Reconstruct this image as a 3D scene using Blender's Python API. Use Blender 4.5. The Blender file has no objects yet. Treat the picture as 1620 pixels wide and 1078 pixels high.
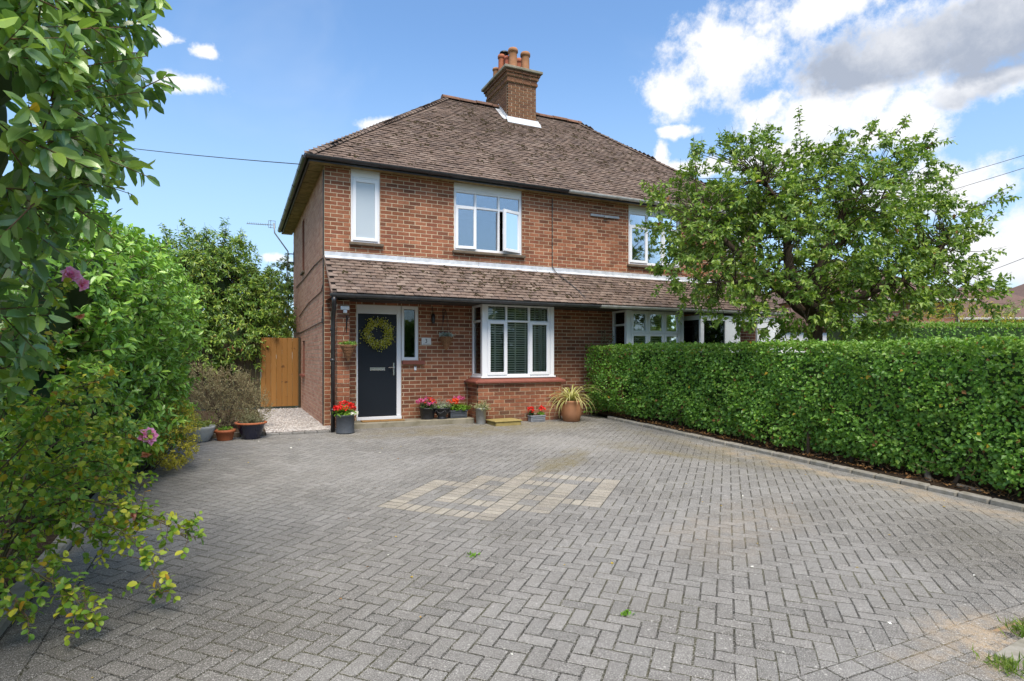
import bpy, math, random
import numpy as np
from mathutils import Matrix, Vector, Euler
rad = math.radians
rng = np.random.default_rng(7)
random.seed(7)
SC = bpy.context.scene
COL = SC.collection

# ------------------------------------------------------------------ camera
YAW = rad(24.95)
CAM = np.array([-1.43, -11.14, 1.28])
cam = bpy.data.cameras.new('camera')
cam.sensor_width = 36.0
cam.lens = 935 / 1620 * 36
cam.shift_y = 26 / 1620
cam.clip_start = 0.05
cam.clip_end = 2000
cam_o = bpy.data.objects.new('camera', cam)
cam_o.location = CAM
cam_o.rotation_euler = (rad(90), 0, -YAW)
COL.objects.link(cam_o)
SC.camera = cam_o

# ------------------------------------------------------------------ sky, sun, exposure
SUN = Vector((-0.13, -0.60, 0.98)).normalized()
SKY_STRENGTH = 0.13
SUN_STRENGTH = 2.5
EXPOSURE = 1.24
world = bpy.data.worlds.new('World')
SC.world = world
world.use_nodes = True
wt = world.node_tree
wt.nodes.clear()


def nd(t, kind, **kw):
    n = t.nodes.new(kind)
    for k, v in kw.items():
        setattr(n, k, v)
    return n


def put(t, sock, v):
    if isinstance(v, bpy.types.NodeSocket):
        t.links.new(v, sock)
    elif v is not None:
        sock.default_value = v


def mth(t, op, a, b=None, c=None, clamp=False):
    n = nd(t, 'ShaderNodeMath', operation=op, use_clamp=clamp)
    put(t, n.inputs[0], a)
    put(t, n.inputs[1], b)
    put(t, n.inputs[2], c)
    return n.outputs[0]


def mixc(t, f, a, b, blend='MIX'):
    n = nd(t, 'ShaderNodeMix', data_type='RGBA', blend_type=blend)
    put(t, n.inputs[0], f)
    put(t, n.inputs[6], a if isinstance(a, bpy.types.NodeSocket) else (*a[:3], 1))
    put(t, n.inputs[7], b if isinstance(b, bpy.types.NodeSocket) else (*b[:3], 1))
    return n.outputs[2]


def smooth(t, v, lo, hi):
    n = nd(t, 'ShaderNodeMapRange', interpolation_type='SMOOTHSTEP')
    put(t, n.inputs[0], v)
    n.inputs[1].default_value = lo
    n.inputs[2].default_value = hi
    return n.outputs[0]


def noise(t, vec, scale, detail=4, rough=0.55, dist=0.0):
    n = nd(t, 'ShaderNodeTexNoise')
    put(t, n.inputs['Vector'], vec)
    n.inputs['Scale'].default_value = scale
    n.inputs['Detail'].default_value = detail
    n.inputs['Roughness'].default_value = rough
    n.inputs['Distortion'].default_value = dist
    return n.outputs['Fac']


def build_sky(t):
    sky = nd(t, 'ShaderNodeTexSky', sky_type='NISHITA')
    sky.sun_disc = False
    sky.sun_elevation = math.asin(SUN.z)
    sky.sun_rotation = math.atan2(SUN.x, SUN.y)
    sky.air_density = 1.0
    sky.dust_density = 0.6
    sky.ozone_density = 1.6
    tc = nd(t, 'ShaderNodeTexCoord')
    d = tc.outputs['Generated']
    sep = nd(t, 'ShaderNodeSeparateXYZ')
    put(t, sep.inputs[0], d)
    az = mth(t, 'MULTIPLY', mth(t, 'ARCTAN2', sep.outputs[0], sep.outputs[1]), 180 / math.pi)
    # the cloud field repeats round the whole sky every 120 degrees
    az = mth(t, 'WRAP', mth(t, 'SUBTRACT', az, math.degrees(YAW)), 60.0, -60.0)
    el = mth(t, 'MULTIPLY', mth(t, 'ARCSINE', sep.outputs[2]), 180 / math.pi)
    n1 = noise(t, d, 9.0, 7, 0.62)
    n2 = noise(t, d, 5.0, 6, 0.6, 0.6)
    n3 = noise(t, d, 22.0, 8, 0.66)
    azd = mth(t, 'ADD', az, mth(t, 'MULTIPLY', mth(t, 'SUBTRACT', n1, 0.5), 7.0))
    eld = mth(t, 'ADD', el, mth(t, 'MULTIPLY', mth(t, 'SUBTRACT', n2, 0.5), 4.5))
    blobs = [(20.5, 25.7, 4.9, 2.9, 0), (15.0, 23.2, 2.7, 1.6, 0), (17.8, 27.2, 2.2, 1.3, 0), (27.4, 27.6, 4.2, 1.6, 0), (33.1, 23.3, 7.4, 2.7, 1),
             (39.5, 22.6, 5.7, 3.4, 1), (38.7, 19.5, 4.5, 1.1, .6), (27.2, 19.9, 4.6, 1.5, 0), (33.1, 18.1, 3.5, 1.9, .1),
             (23.9, 21.4, 2.0, 1.0, .1), (32.5, 22.4, 1.1, 0.7, 0), (15.0, 20.4, 1.7, 0.5, 0), (13.8, 18.4, 0.9, 1.5, 0), (-29.3, 22.2, 2.2, 0.7, 0),
             (-27.6, 24.8, 1.1, 0.5, 0), (-12.4, 21.1, 1.8, 0.6, 0), (-30.9, 25.1, 0.8, 0.4, 0), (-34.4, 23.4, 2.1, 0.7, 0), (38.7, 12.7, 1.6, 0.6, 0),
             (39.8, 7.3, 3.8, 2.8, .3), (17.8, 17.5, 4.3, 0.7, .2), (35.6, 13.0, 4.6, 1.6, .2), (-21.1, 9.1, 1.4, 0.5, .1), (25.2, 17.5, 4.3, 1.5, .2)]
    field = None
    grey = None
    for a, e, ra, re, g in blobs:
        x = mth(t, 'DIVIDE', mth(t, 'SUBTRACT', azd, a), ra * 1.25)
        y = mth(t, 'DIVIDE', mth(t, 'SUBTRACT', eld, e), re * 1.25)
        r = mth(t, 'SQRT', mth(t, 'ADD', mth(t, 'MULTIPLY', x, x), mth(t, 'MULTIPLY', y, y)))
        f = mth(t, 'SUBTRACT', 1.0, r)
        field = f if field is None else mth(t, 'SMOOTH_MAX', field, f, 0.15)
        # the lower side of a cloud is greyer than its sunlit crown
        sh = mth(t, 'ADD', mth(t, 'MULTIPLY', y, -0.28), g - 0.12)
        sh = mth(t, 'MULTIPLY', sh, smooth(t, f, 0.0, 0.45))
        grey = sh if grey is None else mth(t, 'MAXIMUM', grey, sh)
    fld = mth(t, 'ADD', field, mth(t, 'MULTIPLY', mth(t, 'SUBTRACT', n3, 0.5), 2.0))
    mask = smooth(t, fld, -0.20, 0.52)
    # unseen broken cloud added overhead to whiten the ambient light
    over = mth(t, 'MULTIPLY', smooth(t, noise(t, d, 2.6, 7, .62, .3), .43, .56), smooth(t, el, 34.0, 46.0))
    mask = mth(t, 'MAXIMUM', mask, over)
    veil = mth(t, 'MULTIPLY', smooth(t, noise(t, d, 3.2, 5, 0.6, 0.4), 0.50, 0.85), 0.16)
    mask = mth(t, 'MAXIMUM', mth(t, 'MULTIPLY', mask, 0.97), veil)
    grey = mth(t, 'ADD', grey, mth(t, 'ADD', mth(t, 'MULTIPLY', mth(t, 'SUBTRACT', n1, 0.5), 1.1), mth(t, 'MULTIPLY', mth(t, 'SUBTRACT', n3, 0.5), 0.7)), clamp=True)
    k = 1.0 / SKY_STRENGTH
    ccol = mixc(t, smooth(t, grey, 0.0, 1.25), (0.47 * k, 0.47 * k, 0.475 * k), (0.165 * k, 0.19 * k, 0.24 * k))
    # hazy brightening towards the horizon, all the way round
    hz = nd(t, 'ShaderNodeMix', data_type='RGBA')
    put(t, hz.inputs[0], mth(t, 'MULTIPLY', smooth(t, el, 30.0, 2.0), 0.66))
    put(t, hz.inputs[6], mixc(t, 1.0, sky.outputs[0], (.64, .77, .85), 'MULTIPLY'))
    hz.inputs[7].default_value = (0.235 * k, 0.315 * k, 0.40 * k, 1)
    fin = mixc(t, mask, hz.outputs[2], ccol)
    bg = nd(t, 'ShaderNodeBackground')
    put(t, bg.inputs[0], fin)
    bg.inputs[1].default_value = SKY_STRENGTH
    out = nd(t, 'ShaderNodeOutputWorld')
    t.links.new(bg.outputs[0], out.inputs[0])


build_sky(wt)
sun = bpy.data.lights.new('sun', 'SUN')
sun.energy = SUN_STRENGTH
sun.angle = rad(36)
sun.color = (1.0, 0.91, 0.80)
sun_o = bpy.data.objects.new('sun', sun)
sun_o.rotation_euler = SUN.to_track_quat('Z', 'Y').to_euler()
sun_o.location = (0, 0, 30)
COL.objects.link(sun_o)
SC.view_settings.view_transform = 'Standard'
SC.view_settings.look = 'None'
SC.view_settings.exposure = EXPOSURE
SC.view_settings.gamma = 1
SC.view_settings.use_curve_mapping = False
SC.cycles.max_bounces = 8
SC.cycles.transparent_max_bounces = 12


# ------------------------------------------------------------------ helpers
def gz(y):
    return -0.032 * np.clip(-np.asarray(y, float) - 0.6, 0, 12)


def G(y):
    return float(gz(y))


def depth_in_view(P, margin=0):
    """distance along the view, inf when out of frame (only used to choose which pieces become single objects)"""
    P = np.atleast_2d(P)
    d = P - CAM
    c, s = math.cos(YAW), math.sin(YAW)
    R = c * d[:, 0] - s * d[:, 1]
    F = s * d[:, 0] + c * d[:, 1]
    Fs = np.where(F > .3, F, 1)
    x = 810 + 935 * R / Fs
    y = 565 - 935 * d[:, 2] / Fs
    ok = (F > .3) & (x > -margin) & (x < 1620 + margin) & (y > -margin) & (y < 1078 + margin)
    return np.where(ok, F, 1e9)


WL = {}   # world offset of parents that are Empties


def link(o, parent=None):
    COL.objects.link(o)
    if parent is not None:
        o.parent = parent
        if parent in WL:
            o.matrix_parent_inverse = Matrix.Translation(-WL[parent])
    return o


def tag(o, label=None, cat=None, group=None, kind=None):
    if label:
        o['label'] = label
    if cat:
        o['category'] = cat
    if group:
        o['group'] = group
    if kind:
        o['kind'] = kind
    return o


def thing(name, loc, label, cat, group=None):
    o = bpy.data.objects.new(name, None)
    o.empty_display_size = 0.2
    o.location = loc
    COL.objects.link(o)
    WL[o] = Vector(loc)
    return tag(o, label, cat, group)


def npmesh(name, V, F, mats, rnd=None, smoothf=False, mi=None):
    """mesh from arrays; F is (m,k) or a list of index lists"""
    me = bpy.data.meshes.new(name)
    V = np.asarray(V, np.float32).reshape(-1, 3)
    me.vertices.add(len(V))
    me.vertices.foreach_set('co', V.ravel())
    if isinstance(F, np.ndarray):
        m, k = F.shape
        idx = F.astype(np.int32).ravel()
        ls = (np.arange(m) * k).astype(np.int32)
    else:
        m = len(F)
        lt = np.array([len(f) for f in F], np.int32)
        idx = np.fromiter((i for f in F for i in f), np.int32)
        ls = np.concatenate(([0], np.cumsum(lt)[:-1])).astype(np.int32) if m else np.zeros(0, np.int32)
    me.loops.add(len(idx))
    me.loops.foreach_set('vertex_index', idx)
    me.polygons.add(m)
    me.polygons.foreach_set('loop_start', ls)
    if mi is not None:
        me.polygons.foreach_set('material_index', np.asarray(mi, np.int32))
    if rnd is not None:
        a = me.attributes.new('rnd', 'FLOAT', 'FACE')
        a.data.foreach_set('value', np.asarray(rnd, np.float32))
    me.update(calc_edges=True)
    me.polygons.foreach_set('use_smooth', np.full(m, bool(smoothf)))
    for mm in (mats if isinstance(mats, (list, tuple)) else [mats]):
        me.materials.append(mm)
    return me


def obj(name, me, parent=None):
    return link(bpy.data.objects.new(name, me), parent)


def inst(T, TF, P, R, S=None, rnd=None):
    """place template T (nv,3), faces TF (nf,k) at P (n,3) with rotation R (n,3,3) and scale S"""
    n, nv = len(P), len(T)
    A = np.broadcast_to(T, (n, nv, 3))
    if S is not None:
        S = np.asarray(S, float)
        A = A * (S[:, None, None] if S.ndim == 1 else S[:, None, :])
    V = np.einsum('nij,nvj->nvi', R, A) + P[:, None, :]
    F = (TF[None] + (np.arange(n) * nv)[:, None, None]).reshape(-1, TF.shape[1])
    r = None if rnd is None else np.repeat(rnd, len(TF))
    return V.reshape(-1, 3), F, r


def mat4(R, P, S=(1, 1, 1)):
    M = Matrix(((*[float(R[0][j] * S[j]) for j in range(3)], float(P[0])), (*[float(R[1][j] * S[j]) for j in range(3)], float(P[1])),
                (*[float(R[2][j] * S[j]) for j in range(3)], float(P[2])), (0, 0, 0, 1)))
    return M


def rotz(a):
    a = np.asarray(a, float)
    R = np.zeros(a.shape + (3, 3))
    R[..., 0, 0] = np.cos(a)
    R[..., 0, 1] = -np.sin(a)
    R[..., 1, 0] = np.sin(a)
    R[..., 1, 1] = np.cos(a)
    R[..., 2, 2] = 1
    return R


CUBE_V = np.array([[x, y, z] for x in (-.5, .5) for y in (-.5, .5) for z in (-.5, .5)])
CUBE_F = np.array([[0, 1, 3, 2], [4, 6, 7, 5], [0, 4, 5, 1], [2, 3, 7, 6], [0, 2, 6, 4], [1, 5, 7, 3]])


class MB:
    """collects shapes into one mesh"""

    def __init__(s):
        s.V = []
        s.F = []
        s.M = Matrix.Identity(4)
        s.R = []

    def add(s, vs, fs, r=0.0):
        b = len(s.V)
        s.V += [tuple(s.M @ Vector(v)) for v in vs]
        s.F += [[b + i for i in f] for f in fs]
        s.R += [r] * len(fs)
        return s

    def box(s, x0, x1, y0, y1, z0, z1, r=0.0):
        vs = [(x, y, z) for x in (x0, x1) for y in (y0, y1) for z in (z0, z1)]
        return s.add(vs, CUBE_F.tolist(), r)

    def bbox(s, x0, x1, y0, y1, z0, z1, b=0.006, r=0.0):
        """box with chamfered edges"""
        vs = []
        for X, sx in ((x0, 1), (x1, -1)):
            for Y, sy in ((y0, 1), (y1, -1)):
                for Z, sz in ((z0, 1), (z1, -1)):
                    vs += [(X, Y + sy * b, Z + sz * b), (X + sx * b, Y, Z + sz * b), (X + sx * b, Y + sy * b, Z)]
        i = lambda x, y, z, k: (x * 4 + y * 2 + z) * 3 + k
        fs = []
        for x in (0, 1):
            f = [i(x, 0, 0, 0), i(x, 0, 1, 0), i(x, 1, 1, 0), i(x, 1, 0, 0)]
            fs.append(f if x == 0 else f[::-1])
        for y in (0, 1):
            f = [i(0, y, 0, 1), i(1, y, 0, 1), i(1, y, 1, 1), i(0, y, 1, 1)]
            fs.append(f if y == 0 else f[::-1])
        for z in (0, 1):
            f = [i(0, 0, z, 2), i(0, 1, z, 2), i(1, 1, z, 2), i(1, 0, z, 2)]
            fs.append(f if z == 0 else f[::-1])
        for a in (0, 1):
            for c in (0, 1):
                fs.append([i(a, c, 0, 0), i(a, c, 1, 0), i(a, c, 1, 1), i(a, c, 0, 1)])
                fs.append([i(a, 0, c, 0), i(a, 1, c, 0), i(a, 1, c, 2), i(a, 0, c, 2)])
                fs.append([i(0, a, c, 1), i(1, a, c, 1), i(1, a, c, 2), i(0, a, c, 2)])
        for x in (0, 1):
            for y in (0, 1):
                for z in (0, 1):
                    fs.append([i(x, y, z, 0), i(x, y, z, 1), i(x, y, z, 2)])
        return s.add(vs, fs, r)

    def lathe(s, prof, c=(0, 0, 0), n=24, r=0.0):
        """prof: list of (radius, z)"""
        vs, fs = [], []
        for (q, z) in prof:
            for k in range(n):
                a = 2 * math.pi * k / n
                vs.append((c[0] + q * math.cos(a), c[1] + q * math.sin(a), c[2] + z))
        for j in range(len(prof) - 1):
            for k in range(n):
                k2 = (k + 1) % n
                fs.append([j * n + k, j * n + k2, (j + 1) * n + k2, (j + 1) * n + k])
        return s.add(vs, fs, r)

    def disc(s, c, q, n=24, r=0.0):
        vs = [(c[0] + q * math.cos(2 * math.pi * k / n), c[1] + q * math.sin(2 * math.pi * k / n), c[2]) for k in range(n)]
        return s.add(vs, [list(range(n))], r)

    def tube(s, pts, rads, n=8, cap=True, r=0.0):
        pts = [Vector(p) for p in pts]
        if not isinstance(rads, (list, tuple)):
            rads = [rads] * len(pts)
        vs, fs = [], []
        prev = None
        for i, p in enumerate(pts):
            d = (pts[min(i + 1, len(pts) - 1)] - pts[max(i - 1, 0)])
            d = d.normalized() if d.length > 1e-9 else Vector((0, 0, 1))
            if prev is None:
                u = d.orthogonal().normalized()
            else:
                u = prev - d * prev.dot(d)
                u = u.normalized() if u.length > 1e-6 else d.orthogonal().normalized()
            prev = u
            w = d.cross(u)
            for k in range(n):
                a = 2 * math.pi * k / n
                vs.append(p + (u * math.cos(a) + w * math.sin(a)) * rads[i])
        for j in range(len(pts) - 1):
            for k in range(n):
                k2 = (k + 1) % n
                fs.append([j * n + k, j * n + k2, (j + 1) * n + k2, (j + 1) * n + k])
        if cap:
            fs.append(list(range(n))[::-1])
            fs.append([(len(pts) - 1) * n + k for k in range(n)])
        return s.add(vs, fs, r)

    def sphere(s, c, q, n=10, m=6, sc=(1, 1, 1), r=0.0):
        vs, fs = [], []
        for j in range(m + 1):
            th = math.pi * j / m
            for k in range(n):
                a = 2 * math.pi * k / n
                vs.append((c[0] + q * sc[0] * math.sin(th) * math.cos(a), c[1] + q * sc[1] * math.sin(th) * math.sin(a), c[2] + q * sc[2] * math.cos(th)))
        for j in range(m):
            for k in range(n):
                k2 = (k + 1) % n
                fs.append([j * n + k, (j + 1) * n + k, (j + 1) * n + k2, j * n + k2])
        return s.add(vs, fs, r)

    def build(s, name, m, parent=None, sm=False):
        return obj(name, npmesh(name, s.V, s.F, m, s.R, sm), parent)


# ------------------------------------------------------------------ materials
def lin(r, g, b):
    f = lambda v: (v / 255 / 12.92) if v / 255 <= .04045 else ((v / 255 + .055) / 1.055) ** 2.4
    return (f(r), f(g), f(b))


def newmat(name):
    m = bpy.data.materials.new(name)
    m.use_nodes = True
    t = m.node_tree
    t.nodes.clear()
    out = nd(t, 'ShaderNodeOutputMaterial')
    bs = nd(t, 'ShaderNodeBsdfPrincipled')
    t.links.new(bs.outputs[0], out.inputs[0])
    return m, t, bs, out


def rand_of(t):
    """a random number for each piece, whether it is an object of its own or a face set of a joined mesh"""
    at = nd(t, 'ShaderNodeAttribute', attribute_name='rnd')
    oi = nd(t, 'ShaderNodeObjectInfo')
    return mth(t, 'FRACT', mth(t, 'ADD', at.outputs['Fac'], oi.outputs['Random']))


def ramp(t, f, cols):
    n = nd(t, 'ShaderNodeValToRGB')
    e = n.color_ramp.elements
    while len(e) < len(cols):
        e.new(1.0)
    for i, c in enumerate(cols):
        if len(c) == 2:
            e[i].position, cc = c
        else:
            e[i].position, cc = i / max(1, len(cols) - 1), c
        e[i].color = (*cc, 1)
    put(t, n.inputs[0], f)
    return n.outputs[0]


def pos(t, obj_space=False):
    if obj_space:
        return nd(t, 'ShaderNodeTexCoord').outputs['Object']
    return nd(t, 'ShaderNodeNewGeometry').outputs['Position']


def pmat(name, cols, rough=0.8, nscale=8.0, namt=0.25, dark=None, bump=0.0, bscale=60.0, spec=0.4, metal=0.0, obj_space=False, detail=5, coat=0, big=0.0, bigscale=.9):
    """random colour per piece, multiplied with noise, with bump"""
    m, t, bs, out = newmat(name)
    p = pos(t, obj_space)
    c = ramp(t, rand_of(t), cols) if len(cols) > 1 else None
    n = noise(t, p, nscale, detail, 0.6)
    base = cols[0] if c is None else c
    d = dark or (0.35, 0.33, 0.3)
    f = mth(t, 'MULTIPLY', smooth(t, n, 0.35, 0.75), namt)
    mul = mixc(t, f, (1, 1, 1), d)
    res = mixc(t, 1.0, base, mul, 'MULTIPLY')
    if big and 'brick' in name:
        sz_ = nd(t, 'ShaderNodeSeparateXYZ')
        put(t, sz_.inputs[0], p)
        dmp = mth(t, 'MULTIPLY', smooth(t, sz_.outputs[2], .42, .0), smooth(t, noise(t, p, 2.6, 5, .65), .34, .62))
        res = mixc(t, mth(t, 'MULTIPLY', dmp, .6), res, (.10, .085, .055))
    if big:
        g1 = smooth(t, noise(t, p, bigscale, 5, .65), .40, .68)
        res = mixc(t, mth(t, 'MULTIPLY', g1, big), res, mixc(t, 1.0, res, (.50, .48, .46), 'MULTIPLY'))
        g2 = smooth(t, noise(t, p, bigscale * 2.3, 4, .6), .55, .75)
        res = mixc(t, mth(t, 'MULTIPLY', g2, big * .5), res, mixc(t, 1.0, res, (1.35, 1.32, 1.28), 'MULTIPLY'))
    put(t, bs.inputs['Base Color'], res)
    bs.inputs['Roughness'].default_value = rough
    bs.inputs['Specular IOR Level'].default_value = spec
    bs.inputs['Metallic'].default_value = metal
    if coat:
        bs.inputs['Coat Weight'].default_value = coat
    if bump:
        b = nd(t, 'ShaderNodeBump')
        b.inputs['Strength'].default_value = bump
        b.inputs['Distance'].default_value = 0.01
        put(t, b.inputs['Height'], noise(t, p, bscale, 6, 0.65))
        t.links.new(b.outputs[0], bs.inputs['Normal'])
    return m


def leafmat(name, cols, rough=0.42, spec=0.5, transl=0.28, patch=2.5):
    m, t, bs, out = newmat(name)
    p = pos(t)
    r = rand_of(t)
    n = noise(t, p, patch, 3, 0.6)
    f = mth(t, 'ADD', mth(t, 'MULTIPLY', r, 0.75), mth(t, 'MULTIPLY', n, 0.32), clamp=True)
    c = ramp(t, f, cols)
    put(t, bs.inputs['Base Color'], c)
    bs.inputs['Roughness'].default_value = rough
    bs.inputs['Specular IOR Level'].default_value = spec
    tr = nd(t, 'ShaderNodeBsdfTranslucent')
    put(t, tr.inputs[0], mixc(t, 1.0, c, (1.25, 1.35, 0.55), 'MULTIPLY'))
    mx = nd(t, 'ShaderNodeMixShader')
    mx.inputs[0].default_value = transl
    t.links.new(bs.outputs[0], mx.inputs[1])
    t.links.new(tr.outputs[0], mx.inputs[2])
    t.links.new(mx.outputs[0], out.inputs[0])
    return m


M = {}
M['brick'] = pmat('brick', [(0.2, 0.082, 0.046), (0.28, 0.108, 0.058), (0.333, 0.136, 0.074), (0.237, 0.088, 0.053), (0.408, 0.174, 0.096), (0.297, 0.116, 0.065), (0.162, 0.07, 0.044)],
                  0.9, 26, 0.5, (.55, .5, .46), 0.5, 140, 0.2, big=.55)
M['brick_sunlit'] = pmat('sunlit side brick', [(.40, .205, .14), (.45, .245, .17), (.50, .285, .195), (.42, .22, .155), (.53, .32, .23), (.36, .175, .12)],  # front brick lightened, putting the side wall's light into its colour
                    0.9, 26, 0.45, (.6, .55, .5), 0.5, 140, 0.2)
M['mortar'] = pmat('mortar', [(.60, .49, .34)], 0.95, 9, 0.45, (.62, .58, .52), 0.3, 200, 0.15, big=.55)
M['oldbrick'] = pmat('chimney brick', [(.15, .078, .045), (.19, .095, .05), (.13, .066, .042), (.22, .11, .06), (.16, .085, .05)], 0.92, 22, 0.6, (.4, .38, .34), 0.5, 140, 0.2)
M['reveal'] = pmat('brick reveal', [(.21, .078, .046)], 0.9, 30, .4)
M['tile'] = pmat('roof tile', [(.160, .118, .096), (.198, .145, .117), (.138, .105, .090), (.222, .165, .134), (.174, .126, .102), (.250, .195, .160), (.150, .113, .098)],
                 0.95, 9, 0.6, (.48, .46, .42), 0.6, 120, 0.15, big=.6, bigscale=1.1)
M['tilebase'] = pmat('roof felt', [(.05, .038, .032)], 0.95)
M['ridge'] = pmat('ridge tile', [(.20, .11, .08), (.16, .095, .07), (.25, .13, .085)], 0.9, 12, .6, (.35, .36, .25), .4, 90, .2)
M['moss'] = pmat('roof moss', [(.045, .034, .022), (.065, .047, .030), (.055, .050, .024)], 1.0, 40, .5, bump=.8, bscale=120, spec=.05)
M['lead'] = pmat('lead flashing', [(.50, .53, .57), (.45, .48, .52), (.56, .58, .60)], 0.55, 7, .6, (.45, .45, .44), .25, 30, .5)
M['white'] = pmat('white upvc', [(.74, .75, .77)], 0.35, 3, .12, (.8, .79, .75), 0, spec=.5)
M['cream'] = pmat('cream board', [(.52, .52, .43)], 0.5, 4, .3, (.7, .68, .58))
M['blackp'] = pmat('black plastic', [(.018, .018, .020)], 0.35, 14, .4, (3.0, 2.9, 2.7), spec=.5)
M['greyp'] = pmat('weathered white gutter', [(.48, .48, .46)], 0.5, 7, .6, (.5, .5, .45))
M['soffit'] = pmat('mossy soffit board', [(.30, .22, .10), (.24, .18, .085)], 0.9, 9, .8, (.3, .3, .15), .3, 60)
M['door'] = pmat('slate grey door paint', [(.011, .015, .021)], 0.45, 2, .1, spec=.25)
M['chrome'] = pmat('brushed steel', [(.62, .62, .60)], 0.25, 30, .15, metal=1.0)
M['redtile'] = pmat('red sill tile', [(.23, .072, .048), (.20, .064, .044)], 0.6, 14, .45, (.55, .5, .48), .15, 50)
M['stonesill'] = pmat('weathered sill', [(.13, .10, .07)], 0.85, 12, .6, (.5, .5, .4), .3, 60)
M['concrete'] = pmat('weathered concrete', [(.26, .235, .18), (.22, .20, .15)], 0.9, 5, .7, (.42, .42, .30), .4, 45)
M['mossstone'] = pmat('mossy slab', [(.30, .235, .085)], 0.9, 9, .6, (.5, .5, .35), .4, 60)
M['kerbm'] = pmat('concrete kerb', [(.29, .275, .235), (.25, .235, .20), (.33, .305, .26)], 0.9, 11, .65, (.48, .46, .36), .4, 70)
M['terra'] = pmat('terracotta', [(.36, .17, .085)], 0.75, 7, .45, (.75, .62, .45), .12, 60)
M['terra2'] = pmat('orange terracotta', [(.38, .115, .045)], 0.7, 9, .5, (.7, .66, .6), .12, 60)
M['potred'] = pmat('red chimney clay', [(.40, .11, .065), (.36, .12, .06)], 0.8, 9, .6, (.55, .52, .4), .2, 60)
M['potbuff'] = pmat('buff chimney clay', [(.36, .17, .085), (.30, .17, .085)], 0.85, 6, .75, (.5, .52, .35), .2, 60)
M['slategrey'] = pmat('dark grey planter', [(.052, .060, .072)], 0.5, 12, .45, (1.6, 1.6, 1.6), .1, 50)
M['blackpot'] = pmat('black planter', [(.020, .021, .024)], 0.4, 12, .4, (2.4, 2.4, 2.4))
M['navy'] = pmat('glazed navy pot', [(.012, .014, .034)], 0.18, 5, .2, spec=.6)
M['galv'] = pmat('galvanised steel', [(.34, .35, .35)], 0.5, 15, .5, (.55, .55, .55), metal=.6)
M['leadgrey'] = pmat('lead grey trough', [(.20, .215, .24)], 0.6, 14, .5, (.55, .55, .55), .15, 60)
M['paleconc'] = pmat('pale concrete bowl', [(.36, .37, .36)], 0.85, 8, .5, (.6, .6, .52), .25, 60)
M['soil'] = pmat('soil', [(.050, .034, .022)], 1.0, 25, .6, bump=.9, bscale=60, spec=.1)
M['wicker'] = pmat('wicker', [(.32, .16, .07), (.26, .125, .06)], 0.8, 60, .5, bump=.5, bscale=160)
M['coir'] = pmat('coir mat', [(.33, .19, .075)], 1.0, 60, .5, bump=.8, bscale=300, spec=.1)
M['iron'] = pmat('black iron', [(.012, .012, .013)], 0.5)
M['bark'] = pmat('bark', [(.085, .062, .042), (.065, .05, .036)], 0.95, 16, .7, (.45, .45, .38), .8, 45, .15)
M['twig'] = pmat('green twig', [(.10, .11, .035), (.13, .09, .045)], 0.8)
M['browntwig'] = pmat('brown twig', [(.14, .085, .045)], 0.85)
M['cable'] = pmat('cable', [(.03, .03, .033)], 0.6)
M['alu'] = pmat('aluminium', [(.25, .26, .27)], 0.45, metal=.5)


def glass_mat(name, tint, refl, rough=0.02):
    m, t, bs, out = newmat(name)
    t.nodes.remove(bs)
    tr = nd(t, 'ShaderNodeBsdfTransparent')
    tr.inputs[0].default_value = (*tint, 1)
    gl = nd(t, 'ShaderNodeBsdfGlossy')
    gl.inputs['Roughness'].default_value = rough
    gl.inputs[0].default_value = (.95, .97, 1, 1)
    lw = nd(t, 'ShaderNodeFresnel')
    lw.inputs[0].default_value = 1.55
    f = mth(t, 'ADD', lw.outputs[0], refl, clamp=True)
    mx = nd(t, 'ShaderNodeMixShader')
    put(t, mx.inputs[0], f)
    t.links.new(tr.outputs[0], mx.inputs[1])
    t.links.new(gl.outputs[0], mx.inputs[2])
    t.links.new(mx.outputs[0], out.inputs[0])
    return m


M['glass'] = glass_mat('window glass', (.88, .91, .89), 0.0)
M['glass_up'] = glass_mat('upper window glass', (.72, .76, .78), 0.22)
M['frosted'] = pmat('frosted glass', [(.42, .47, .50)], 0.12, 2.0, .25, (.8, .85, .9), spec=.7)
M['curtain'] = pmat('net curtain', [(.55, .56, .57)], 0.9)
M['blind'] = pmat('white blind slat', [(.55, .55, .50)], 0.6)
M['inner'] = pmat('room interior', [(.06, .055, .05)], 0.9)

# timber: grain along z
def woodmat(name, cols, rough=.6):
    m, t, bs, out = newmat(name)
    p = pos(t)
    mp = nd(t, 'ShaderNodeMapping')
    mp.inputs['Scale'].default_value = (26, 26, 1.6)
    put(t, mp.inputs['Vector'], p)
    n = noise(t, mp.outputs[0], 1.0, 6, .65, 1.2)
    kn = noise(t, p, 5.0, 2, .5)
    f = mth(t, 'ADD', mth(t, 'MULTIPLY', n, .7), mth(t, 'MULTIPLY', rand_of(t), .45))
    c = ramp(t, f, cols)
    c = mixc(t, mth(t, 'MULTIPLY', smooth(t, kn, .70, .76), .75), c, (.07, .022, .006))
    put(t, bs.inputs['Base Color'], c)
    bs.inputs['Roughness'].default_value = rough
    bs.inputs['Specular IOR Level'].default_value = .35
    b = nd(t, 'ShaderNodeBump')
    b.inputs['Strength'].default_value = .3
    b.inputs['Distance'].default_value = .004
    put(t, b.inputs['Height'], n)
    t.links.new(b.outputs[0], bs.inputs['Normal'])
    return m


M['gatewood'] = woodmat('orange treated timber', [(.19, .082, .018), (.275, .125, .027), (.33, .16, .042)])
M['fencewood'] = woodmat('olive weathered timber', [(.030, .024, .010), (.048, .038, .017), (.064, .05, .024)])
M['oldwood'] = woodmat('grey old timber', [(.06, .05, .035), (.11, .09, .065), (.14, .12, .09)])

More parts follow.
